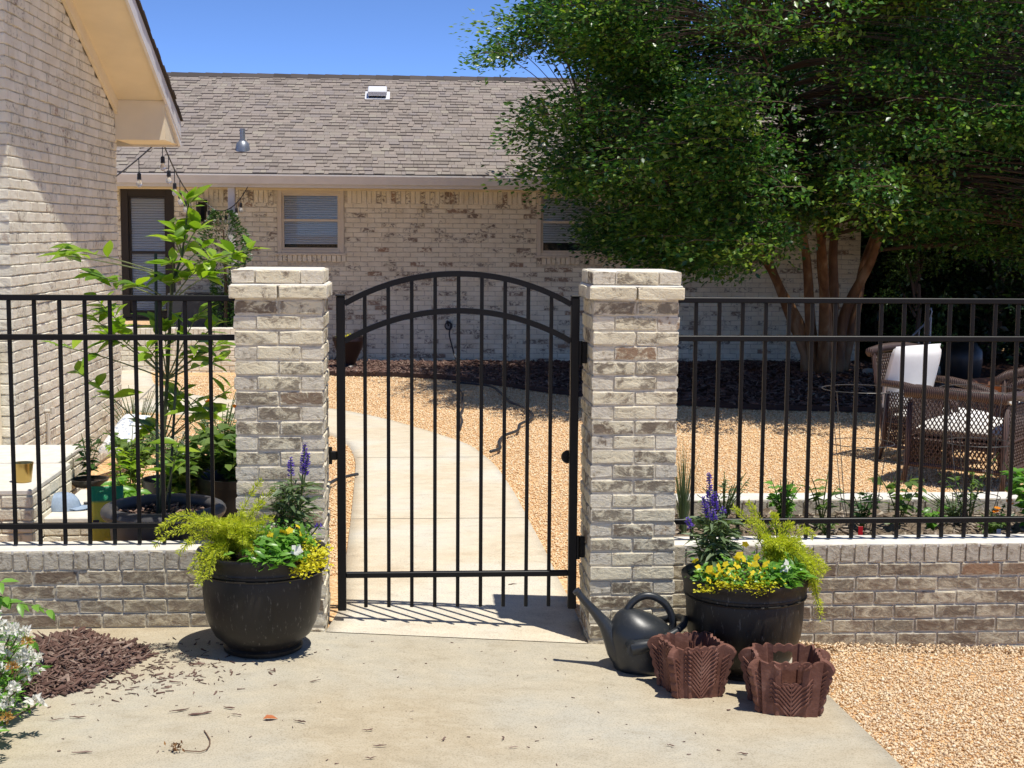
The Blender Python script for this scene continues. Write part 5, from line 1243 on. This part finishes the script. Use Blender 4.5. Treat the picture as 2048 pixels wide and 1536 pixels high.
def wicker_chair(label,loc,rz,low=False):
    t=thing('wicker_chair',label,'chair',loc,None,rz); W,Dp=.36,.33
    wm=MT['wicker']
    for (x,y) in ((-Dp,-W),(-Dp,W),(Dp,-W),(Dp,W)):
        mb=MB(); k=1 if x>0 else -1; mb.tube([(x+k*.05,y*1.03,0),(x+k*.015,y,.14),(x,y,.30),(x-.01*k,y,.60)],[.022,.021,.024,.022],8); mb.build('leg',wm,t,smooth=True)
    for s in (-1,1):
        mb=MB(); wpanel((-Dp,s*W,.13),(Dp,s*W,.13),(Dp,s*W,.60),(-Dp,s*W,.62),15,mb); mb.build('side_lattice',wm,t)
        mb=MB(); pts=[(-Dp-.05,s*W,.69),(-.15,s*(W+.01),.685),(.1,s*(W+.012),.65),(.30,s*(W+.01),.60),(Dp+.05,s*W,.555),(Dp+.06,s*W,.50)]
        mb.tube(pts,[.03,.036,.04,.04,.036,.026],10); mb.build('arm_roll',wm,t,smooth=True)
        mb=MB(); mb.tube([(-Dp,s*W,.13),(Dp,s*W,.13)],.018,6); mb.tube([(-Dp,s*W,.34),(Dp,s*W,.34)],.012,6); mb.build('side_rail',wm,t)
    mb=MB(); wpanel((Dp,-W,.13),(Dp,W,.13),(Dp,W,.34),(Dp,-W,.34),14,mb); mb.build('front_apron',wm,t)
    if low:
        mb=MB(); wpanel((-Dp,-W,.13),(-Dp,W,.13),(-Dp,W,.64),(-Dp,-W,.64),15,mb); mb.tube([(-Dp,-W,.13),(-Dp,W,.13)],.018,6); mb.build('back_lattice',wm,t)
        MB().tube([(-Dp-.03,-W-.02,.68),(-Dp-.04,0,.69),(-Dp-.03,W+.02,.68)],.045,10).build('back_roll',wm,t,smooth=True)
        MB().bbox(-Dp+.02,Dp-.01,-W+.02,W-.02,.27,.33,.01).build('seat_deck',wm,t)
        mb=MB(); V,F=cushion_box(.62,.66,.14,.35); mb.add([(v[0]+.03,v[1],v[2]+.40) for v in V],F); mb.build('seat_cushion',MT['cushion'],t,smooth=True)
        return t
    mb=MB(); wpanel((-Dp,-W,.13),(-Dp,W,.13),(-Dp-.17,W*.96,.94),(-Dp-.17,-W*.96,.94),15,mb); mb.tube([(-Dp,-W,.13),(-Dp,W,.13)],.018,6)
    for s in (-1,1): mb.tube([(-Dp,s*W,.13),(-Dp-.17,s*W*.96,.95)],.02,7)
    mb.build('back_lattice',wm,t)
    MB().tube([(-Dp-.185,-W-.02,.955),(-Dp-.20,-W*.5,.985),(-Dp-.205,0,.99),(-Dp-.20,W*.5,.985),(-Dp-.185,W+.02,.955)],[.042,.04,.04,.04,.042],10).build('back_roll',wm,t,smooth=True)
    MB().bbox(-Dp+.02,Dp-.01,-W+.02,W-.02,.27,.33,.01).build('seat_deck',wm,t)
    mb=MB(); V,F=cushion_box(.62,.66,.14,.35); mb.add([(v[0]+.03,v[1],v[2]+.40) for v in V],F); mb.build('seat_cushion',MT['cushion'],t,smooth=True)
    mb=MB(); V,F=cushion_box(.60,.68,.18,.35); M_=Matrix.Rotation(R(-76),3,'Y'); mb.add([M_@Vector(v)+Vector((-Dp+.0,0,.73)) for v in V],F); mb.build('back_cushion',MT['cushion'],t,smooth=True)
    return t
ch1=wicker_chair('dark wicker armchair with white cushions facing the gate side',(4.34,11.35,0),R(-55)); ch1.scale=(.92,.92,.92)
wicker_chair('low-backed dark wicker chair nearest the fence',(4.22,10.42,0),R(50),True)
wicker_chair('second dark wicker armchair standing behind the nearest one',(5.55,12.0,0),R(165))
ot=thing('wicker_ottoman','low wicker footstool with white cushion at the right edge','footstool',(4.95,10.55,0),None,R(27)); mb=MB()
for (a,b_) in (((-.26,-.28),(.26,-.28)),((.26,-.28),(.26,.28)),((.26,.28),(-.26,.28)),((-.26,.28),(-.26,-.28))): wpanel((*a,.10),(*b_,.10),(*b_,.34),(*a,.34),11,mb)
mb.build('side_lattice',MT['wicker'],ot)
for (x,y) in ((-.26,-.28),(.26,-.28),(.26,.28),(-.26,.28)): MB().tube([(x*1.08,y*1.05,0),(x,y,.12),(x,y,.35)],.02,8).build('leg',MT['wicker'],ot)
MB().bbox(-.28,.28,-.30,.30,.33,.36,.01).build('deck',MT['wicker'],ot)
mb=MB(); V,F=cushion_box(.56,.60,.12,.35); mb.add([(v[0],v[1],v[2]+.41) for v in V],F); mb.build('cushion',MT['cushion'],ot,smooth=True)
fp=thing('fire_bowl','rusty copper fire bowl on legs at the right edge of the yard','fire bowl',(5.75,13.3,0)); m=plain('rusted_copper',(.26,.10,.045),.55,.4,.3,12,.3,40)
MB().lathe([(.0,.20),(.18,.22),(.30,.30),(.36,.40),(.38,.43),(.40,.43),(.40,.445),(.36,.445),(.27,.33),(0,.25)],36).build('bowl',m,fp,smooth=True,auto=40)
for k in range(3):
    a=k*2.09; MB().tube([(.3*math.cos(a),.3*math.sin(a),0),(.24*math.cos(a),.24*math.sin(a),.28)],.02,8).build('leg',m,fp)

# ================================================================== hose, cords, far pot, porch
m=plain('hose_rubber',(.035,.036,.04),.5,.4); pts=[(.473,17.22),(.795,16.94),(.931,16.67),(1.0,15.9),(1.038,15.19),(1.14,14.75),(1.195,14.14),(1.138,13.76),(1.013,13.4),(.96,12.99),(.823,12.67),(.745,12.28),(.731,11.9),(.62,11.68),(.40,11.55)]
def smooth_pts(pts,k=5):
    q=[Vector(p) for p in pts]; o=[]
    for i in range(len(q)-1):
        for j in range(k):
            t_=j/k; p0=q[max(i-1,0)];p1=q[i];p2=q[i+1];p3=q[min(i+2,len(q)-1)]
            o.append(.5*((2*p1)+(-p0+p2)*t_+(2*p0-5*p1+4*p2-p3)*t_*t_+(-p0+3*p1-3*p2+p3)*t_**3))
    o.append(q[-1]); return o
mb=MB(); mb.tube(smooth_pts([(x,y,.026) for x,y in pts[:-2]]+[(.64,11.7,.03)]),.014,8); tag(mb.build('garden_hose',m,smooth=True),'dark garden hose snaking over the gravel right of the walk','hose')
mb=MB(); mb.tube(smooth_pts([(.49,19.95,.53),(.47,19.9,.60),(.52,19.88,.55),(.50,19.9,.42),(.53,19.9,.28),(.58,19.8,.10),(.60,19.5,.055),(.58,18.6,.055)]),.011,6); mb.tube([(.49+.05*math.cos(a),19.94,.53+.05*math.sin(a)) for a in np.linspace(0,6.2,14)],.010,6); tag(mb.build('power_cord',m),'black power cord hanging from the outlet on the far wall','cord')
mb=MB(); 
zz=[(.54+.012*math.sin(i*1.3)-.009*max(0,i-8)**1.1,17.4-.245*i,.03+.006*math.sin(i*2.1)) for i in range(20)]
mb.tube(smooth_pts(zz,3),.011,6); tag(mb.build('landscape_cable',m),'thin dark cable wriggling straight down the gravel to the walk','cable')
mb=MB(); mb.tube(smooth_pts([(-1.0,9.6,.02),(-.72,9.8,.03),(-.58,10.35,.03),(-.48,10.55,.03),(-.42,10.62,.03)]),.012,6); tag(mb.build('drip_line',m),'short black drip line on the gravel left of the walk','hose')
fpot=thing('urn_pot','dark red footed pot with yellow-green plant by the far wall','pot',(-.86,18.9,.03)); MB().lathe([(0,0),(.13,0),(.13,.03),(.09,.07),(.11,.12),(.17,.25),(.205,.36),(.215,.37),(.215,.42),(.195,.42),(.18,.36),(0,.36)],36).build('body',plain('dark_red_glaze',(.022,.011,.010),.35,.5),fpot,smooth=True,auto=40)
leafy('sedum_plant','low yellow-green plant in the dark red pot by the far wall',(-.86,18.9,.40),.10,.2,300,'jenny',(.02,.035),.6,stems=20)
lw=low_wall('brick_wall',-4.6,-2.2,'low brick porch wall with pale cap far back on the left',18.95,.22,.56,-.02,'brick_house',False,15)
bx_=MB(); bx_.bbox(-.55,.55,-.25,.25,0,.62,.02); o=bx_.build('dark_box',plain('dark_grey_box',(.045,.047,.052),.5),None,(-2.75,19.55,.38)); tag(o,'dark grey box added on the porch behind the low wall','box')  # plain dark box added to fill the dark rectangle above the porch wall
pf=MB(); pf.box(-6,-2.3,19.05,19.99,-.1,.37); struct(pf.build('porch_floor',MT['walk']))
sl=thing('wall_lamp','black lantern wall lamp beside the dark patio window','lamp',(-2.90,19.98,2.10)); mb=MB(); mb.bbox(-.06,.06,-.03,0,0,.16,.006); mb.tube([(0,-.03,.13),(0,-.12,.17),(0,-.14,.12)],.01,6); mb.build('bracket',MT['black'],sl)
mb=MB(); mb.lathe([(.03,-.14),(.06,-.12),(.075,.07),(.08,.08),(.02,.13),(0,.13)],8,(0,-.14,.0)); mb.build('lantern',MT['black'],sl)
# string lights
m_bulb=bpy.data.materials.new('clear_bulb'); m_bulb.use_nodes=True; nt=m_bulb.node_tree; b=nt.nodes['Principled BSDF']; b.inputs['Base Color'].default_value=(.9,.88,.8,1); b.inputs['Roughness'].default_value=.08; b.inputs['Transmission Weight'].default_value=.6
bm_=MB(); bm_.lathe([(0,-.075),(.012,-.073),(.023,-.06),(.027,-.045),(.024,-.028),(.016,-.012),(.013,0)],12); bo=bpy.data.meshes.new('bulb'); bo.from_pydata(bm_.v,[],bm_.f); bo.materials.append(m_bulb); bo.polygons.foreach_set('use_smooth',np.ones(len(bo.polygons),dtype=bool))
sm_=MB(); sm_.lathe([(0,.06),(.010,.058),(.018,.05),(.020,.0),(.017,-.003),(0,-.003)],10); so=bpy.data.meshes.new('socket'); so.from_pydata(sm_.v,[],sm_.f); so.materials.append(MT['nursery'])
def string_light(label,a,b_,sag,ts,drop=.13):
    t=thing('string_light',label,'string light',a); a=Vector(a);d=Vector(b_)-a
    def P(s): return d*s+Vector((0,0,-4*sag*s*(1-s)))
    mb=MB(); mb.tube([P(s) for s in np.linspace(0,1,25)],.007,5)
    for s in ts:
        p=P(s); mb.tube([p,p-Vector((0,0,drop))],.004,4)
        obj('socket',so,t,p-Vector((0,0,drop+.06))); obj('bulb',bo,t,p-Vector((0,0,drop+.06)))
    mb.build('cord',MT['nursery'],t)
string_light('black string lights falling from the left eave corner towards the far house',(-2.24,12.97,2.66),(-2.80,19.35,2.22),.16,[.02,.12,.23,.34,.46,.60,.76])
string_light('black string lights running left from the eave corner behind the near house',(-2.24,12.97,2.66),(-3.3,14.2,2.12),.05,[.24,.6])
string_light('loose loop of string lights sagging between lamp and porch post',(-2.80,19.35,2.24),(-2.2,19.25,2.42),.22,[.12,.25,.38,.5,.62,.74,.84],.06)
sh=thing('climbing_shrub','dense climbing shrub on the porch post of the far house','shrub',(-2.52,19.2,.05)); n=3600
tt=rng.random(n); rad__=np.where(tt>.55,.30*np.sin(np.clip((tt-.5)/.5,0,1)*math.pi*.92+.1)+.06,.16); a=rng.uniform(0,6.28,n); rr=rad__*np.sqrt(rng.uniform(.35,1,n))
P=np.stack([rr*np.cos(a),rr*np.sin(a)*.7-.05,tt*2.05],1); D=np.stack([np.cos(a),np.sin(a),rng.uniform(-.3,.8,n)],1); Ls=rng.uniform(.035,.065,n)
V,F=leaf_verts(P,D,rand_dirs(n)+np.array([0,-.3,.8]),Ls,Ls*.5,.2); obj('foliage',mesh_np('foliage',V,F,MT['darkleaf']),sh); MB().tube([(0,0,0),(.02,0,1),(0,0,1.8)],[.03,.025,.01],6).build('stem',MT['stem_d'],sh)
# ================================================================== crape myrtle in the mulch bed
m,nt,b=newmat('myrtle_bark',.55,.3)
n1=noise(nt,5,pos(nt,(1,1,.35)),5,.6,.6); n2=noise(nt,26,pos(nt,(1,1,.25)),4,.6)
col=ramp(nt,n1,[(.34,(.10,.042,.018)),(.47,(.22,.105,.042)),(.56,(.30,.155,.065)),(.66,(.42,.27,.15))]); col=mixc(nt,mth(nt,'MULTIPLY',n2,.5),col,(.14,.075,.04)); nt.links.new(col,b.inputs['Base Color']); bump(nt,b,n2,.35,.02); MT['bark']=m
MT['twig']=plain('myrtle_twig',(.10,.07,.05),.8)
MT['myrtle']=leaf_mat('myrtle_leaf',[(.020,.070,.018),(.034,.105,.026),(.06,.15,.036),(.10,.20,.044),(.21,.31,.055)],.32,.34,.6,(1.15,1.6,.5))
TB=Vector((5.45,18.45,0)); cm=thing('crape_myrtle','large multi-stem tree with smooth tan bark shading the far house','tree',TB)
stems=[[(5.22,18.45,0),(5.08,18.4,.6),(4.78,18.3,1.2),(4.46,18.1,1.8),(4.05,17.8,2.5),(3.4,17.4,3.3),(2.7,17.0,4.0)],
 [(5.30,18.35,0),(5.18,18.25,.7),(5.03,18.1,1.5),(4.93,17.9,2.2),(4.7,17.6,3.2),(4.35,17.2,4.2),(4.0,16.8,5.2)],
 [(5.42,18.30,0),(5.38,18.2,.8),(5.28,18.0,1.6),(5.25,17.6,2.4),(5.2,17.0,3.4),(5.1,16.4,4.4),(5.0,16,5.6)],
 [(5.50,18.5,0),(5.53,18.5,.9),(5.5,18.4,1.7),(5.55,18.3,2.6),(5.6,18.1,3.8),(5.7,17.9,5),(5.8,17.7,6.2)],
 [(5.60,18.35,0),(5.68,18.3,.8),(5.84,18.1,1.5),(6.05,17.9,2.2),(6.4,17.6,3.1),(6.9,17.2,4.2),(7.4,17,5.4)],
 [(5.68,18.5,0),(5.82,18.5,.8),(6.02,18.5,1.5),(6.22,18.4,2.2),(6.8,18.3,3.2),(7.5,18,4.2),(8.2,17.8,5.2)],
 [(5.36,18.25,0),(5.25,17.95,.9),(5.0,17.35,1.8),(4.6,16.6,2.6),(4.1,15.8,3.3),(3.6,15,3.9)],
 [(5.30,18.4,0),(4.95,18.35,.75),(4.45,17.9,1.5),(3.7,17.2,2.1),(2.8,16.6,2.6),(2.0,16.2,3.0)]]
allp=[]; random.seed(61)
for s in stems:
    q=smooth_pts([Vector(p)-TB+Vector((J(.07),J(.06),0))*min(1,p[2]) for p in s],5); k=len(q)
    rr=[.074*(1-i/(k-1))**1.15+.010 for i in range(k)]; rr[0]*=1.3; rr[1]*=1.12
    mb=MB(); mb.tube(q,rr,10); mb.build('trunk',MT['bark'],cm,smooth=True)
    allp+=[(p,rr[i]) for i,p in enumerate(q) if p.z>1.5]
AP=np.array([p[:] for p,_ in allp])
ctr=np.array([5.72,16.6,4.2])-np.array(TB); RX,RY,RZ=4.6,3.9,3.1
cl=[]; boughs=[]
def zlow(x): return np.interp(x,[.5,1.0,1.6,2.3,2.7,3.5,4.0,5.2,6.1,7,10],[2.4,2.25,2.12,2.02,1.66,1.55,2.05,2.18,1.90,1.62,1.5])
def ok(w_):
    if w_[2]<zlow(w_[0]): return False
    if w_[1]>19.1 and w_[2]<2.9+.43*(w_[1]-19.3)+.35: return False
    return True
while len(boughs)<235:
    d=rng.normal(size=3); d/=np.linalg.norm(d); r=rng.random()**.45
    sx=(np.abs(d)**2.6).sum()**(-1/2.6); p=ctr+d*sx*r*np.array([RX-.55,RY-.4,RZ-.15])
    w_=p+np.array(TB)
    if not ok(w_): continue
    if w_[0]>6.6 and w_[2]>3.9 and rng.random()<.88: continue
    if boughs and min(np.linalg.norm((q-p)*np.array([1,1,1.7])) for q in boughs)<.50: continue
    boughs.append(p)
while len(boughs)<330:                                     # the face of the crown turned to the yard
    d=rng.normal(size=3); d[1]=-abs(d[1]); d/=np.linalg.norm(d); sx=(np.abs(d)**2.6).sum()**(-1/2.6)
    p=ctr+d*sx*rng.uniform(.82,1.0)*np.array([RX-.5,RY-.4,RZ-.2])
    if ok(p+np.array(TB)) and (p+np.array(TB))[2]<5.6 and not ((p+np.array(TB))[0]>6.6 and (p+np.array(TB))[2]>3.7): boughs.append(p)
for _ in range(30):                                        # fuller left flank
    z=rng.uniform(2.3,4.6); x=rng.uniform(1.75,3.3); y=rng.uniform(14.4,17.6); boughs.append(np.array([x,y,z])-np.array(TB))
for _ in range(26):                                        # drooping skirt on the left
    x=rng.uniform(2.6,3.8); y=rng.uniform(14.0,18.4); boughs.append(np.array([x,y,zlow(x)+.1+abs(rng.normal(0,.25))])-np.array(TB))
for _ in range(26):                                        # low front boughs over the stems and right side
    x=rng.uniform(3.8,8.2); y=rng.uniform(13.4,16.4); boughs.append(np.array([x,y,zlow(x)+.12+abs(rng.normal(0,.35))])-np.array(TB))
for p in boughs:
    o_=p-ctr; o_[2]=0; o_/=np.linalg.norm(o_)+1e-6; s_=np.array([-o_[1],o_[0],0]); k=int(rng.integers(7,12)); R0=rng.uniform(.55,.95)
    for j in range(k):
        a_=rng.uniform(0,6.28); q=R0*math.sqrt(rng.random()); v=p+o_*q*math.cos(a_)*1.15+s_*q*math.sin(a_)*.85; v[2]+=rng.normal(0,.13)-.20*q*max(0,math.cos(a_))
        if ok(v+np.array(TB)+np.array([0,0,.12])) and mnoise.noise(Vector((v[0]*.95,v[1]*.8,v[2]*1.35)))>-.06: cl.append(v)
mbt=MB(); Ps=[];Ds=[];Ns=[];Ys=[]
for p in cl:
    dd=np.linalg.norm(AP-p,axis=1)+np.where(AP[:,2]>p[2]+.2,1.5,0); i=int(np.argmin(dd)); a=AP[i]; mid=(a+p)/2+np.array([0,0,.25*np.linalg.norm(p-a)*.5])
    q=bez(a,mid,p,7); r0=min(.022,allp[i][1]*.6); mbt.tube([tuple(v) for v in q],list(np.linspace(r0,.004,7)),5,False)
    n=int(rng.uniform(95,160)); out=p-ctr; out[2]=0; out=out/(np.linalg.norm(out)+1e-6)
    rad_=rng.uniform(.26,.48); a2=rng.uniform(0,6.28,n); rr=rad_*np.sqrt(rng.random(n)); off=np.stack([rr*np.cos(a2),rr*np.sin(a2),rng.normal(0,.075,n)-rr*.30],1)+out*rr[:,None]*.35
    Ys.append(np.full(n,(p[2]>.0) and (rng.random()<.08)));Ps.append(p+off); Ds.append(off*np.array([1,1,.4])+out*.3+rng.normal(0,.22,(n,3))); Ns.append(np.tile([0,0,1.],(n,1))+rng.normal(0,.48,(n,3)))
    for k in range(3):
        b_=p+np.array([rad_*math.cos(k*2.1+p[0]),rad_*math.sin(k*2.1+p[0]),-.05]); mbt.tube([tuple(p),tuple((p+b_)/2+np.array([0,0,.03])),tuple(b_)],[.005,.004,.002],4,False)
mbt.build('branch',MT['twig'],cm)
P=np.concatenate(Ps);D=np.concatenate(Ds);Nn=np.concatenate(Ns); L=rng.uniform(.05,.085,len(P))
yy=np.concatenate(Ys).astype(bool)
MT['young']=leaf_mat('young_myrtle_leaf',[(.11,.20,.03),(.17,.27,.04),(.24,.33,.055)],.38,.4,.4,(1.2,1.5,.4))
for nm_,k_,mt_ in (('crown',~yy,'myrtle'),('young_leaves',yy,'young')):
    V,F=leaf_verts(P[k_],D[k_],Nn[k_],L[k_],L[k_]*.58,.12); obj(nm_,mesh_np(nm_,V,F,MT[mt_]),cm)

# ================================================================== dark evergreens at the right behind the chairs
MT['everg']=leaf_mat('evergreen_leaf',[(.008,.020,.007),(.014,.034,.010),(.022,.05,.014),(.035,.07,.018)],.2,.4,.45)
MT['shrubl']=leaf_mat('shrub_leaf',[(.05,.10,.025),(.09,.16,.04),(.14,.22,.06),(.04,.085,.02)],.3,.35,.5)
def bushy(name,label,base,h,r,n,mat,cat,L=(.07,.13),low=.05,seed=1,trunk=True):
    t=thing(name,label,cat,base); g=np.random.default_rng(seed); k=max(12,n//160); cs=[]
    while len(cs)<k:
        u=g.random(); a=g.uniform(0,6.28); rr=r*math.sin(math.pi*min(.98,.12+.86*u))**.6*g.uniform(.45,1.0); cs.append((rr*math.cos(a),rr*math.sin(a),low+u*(h-low)))
    cs=np.array(cs); idx=g.integers(0,k,n); o=g.normal(size=(n,3))*np.array([.22,.22,.15])*(r/1.2); P=cs[idx]+o; P[:,2]=np.maximum(P[:,2],.03)
    D=unit(o)+g.normal(0,.4,(n,3)); Ls=g.uniform(L[0],L[1],n); V,F=leaf_verts(P,D,np.tile([0,0,1.],(n,1))+g.normal(0,.5,(n,3)),Ls,Ls*.5,.15); obj('crown',mesh_np('crown',V,F,MT[mat]),t)
    if trunk:
        mb=MB(); mb.tube([(0,0,0),(.05,0,h*.4),(0,.05,h*.85)],[.12*r/1.5,.09*r/1.5,.03],8)
        for c in cs[::3]: mb.tube([(0,0,c[2]*.6),tuple(c)],[.03,.008],4,False)
        mb.build('trunk',MT['twig'],t)
    return t
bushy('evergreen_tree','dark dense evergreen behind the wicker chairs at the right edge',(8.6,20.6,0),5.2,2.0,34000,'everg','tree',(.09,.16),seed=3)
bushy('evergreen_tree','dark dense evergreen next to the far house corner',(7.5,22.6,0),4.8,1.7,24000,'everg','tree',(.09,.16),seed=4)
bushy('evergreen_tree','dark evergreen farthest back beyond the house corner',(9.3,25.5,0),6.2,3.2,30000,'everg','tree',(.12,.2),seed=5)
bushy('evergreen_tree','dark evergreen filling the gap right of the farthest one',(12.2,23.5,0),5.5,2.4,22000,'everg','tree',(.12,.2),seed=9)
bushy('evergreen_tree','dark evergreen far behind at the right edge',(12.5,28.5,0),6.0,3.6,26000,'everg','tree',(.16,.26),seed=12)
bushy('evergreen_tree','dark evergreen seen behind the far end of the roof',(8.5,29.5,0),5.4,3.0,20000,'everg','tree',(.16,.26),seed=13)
bushy('garden_shrub','sunlit shrub by the metal handrail beside the house corner',(6.95,19.25,0),2.0,.52,3600,'shrubl','shrub',(.04,.075),.25,6)
bushy('garden_shrub','dark low shrub at the foot of the house corner',(6.9,20.9,0),1.5,.6,3000,'everg','shrub',(.05,.09),.05,7)
hr=thing('handrail','grey metal handrail with curled post behind the wicker chair','handrail',(6.40,17.2,0)); gm=MT['grey_metal']
MB().tube([(0,0,0),(0,0,.84),(-.03,0,.80)],.014,8).build('post',gm,hr); MB().tube([(0,0,.84),(.012,0,.90),(-.005,0,.95),(-.018,0,.93)],.010,6).build('post_scroll',gm,hr); MB().tube([(-.07,0,0),(-.07,0,.78)],.010,6).build('baluster',gm,hr)
MB().tube([(0,0,.82),(-.62,0,.22)],.014,8).build('top_rail',gm,hr)
for k in range(1,5): MB().tube([(-.12*k-.02,0,.0),(-.12*k-.02,0,.80-.117*k)],.008,6).build('baluster',gm,hr)
gr=thing('covered_grill','black covered kettle grill in the deep shade behind the chairs','grill',(6.85,17.3,0)); MB().lathe([(0,0),(.20,0),(.24,.1),(.26,.3),(.25,.42),(.17,.52),(.06,.56),(0,.57)],28).build('cover',MT['nursery'],gr,smooth=True); MB().tube([(-.05,0,.56),(0,0,.60),(.05,0,.56)],.01,6).build('handle',MT['nursery'],gr)
for k,(x,y,s) in enumerate(((6.05,17.9,.14),(6.3,18.0,.18),(6.6,17.95,.15),(6.85,18.1,.17),(7.1,18.0,.13),(5.95,18.15,.1))):
    g=np.random.default_rng(70+k); V,F=[],[]
    mb=MB(); rows=[]
    for i in range(7):
        ph=math.pi*i/6; rows.append([(s*math.sin(ph)*math.cos(a)*(1+.15*g.normal()),s*.7*math.sin(ph)*math.sin(a)*(1+.15*g.normal()),s*.5*math.cos(ph)+.03) for a in np.linspace(0,2*math.pi,10)[:-1]])
    V=[p for r_1 in rows for p in r_1]; F=[(i*9+j,(i+1)*9+j,(i+1)*9+(j+1)%9,i*9+(j+1)%9) for i in range(6) for j in range(9)]
    mb.add(V,F); o=mb.build('garden_stone',plain('pale_stone',(.5,.46,.40),.9,.1,.2,9),None,(x,y,.03)); tag(o,'pale edging stone in the row at the foot of the house corner','stone','pale edging stones by the house corner')
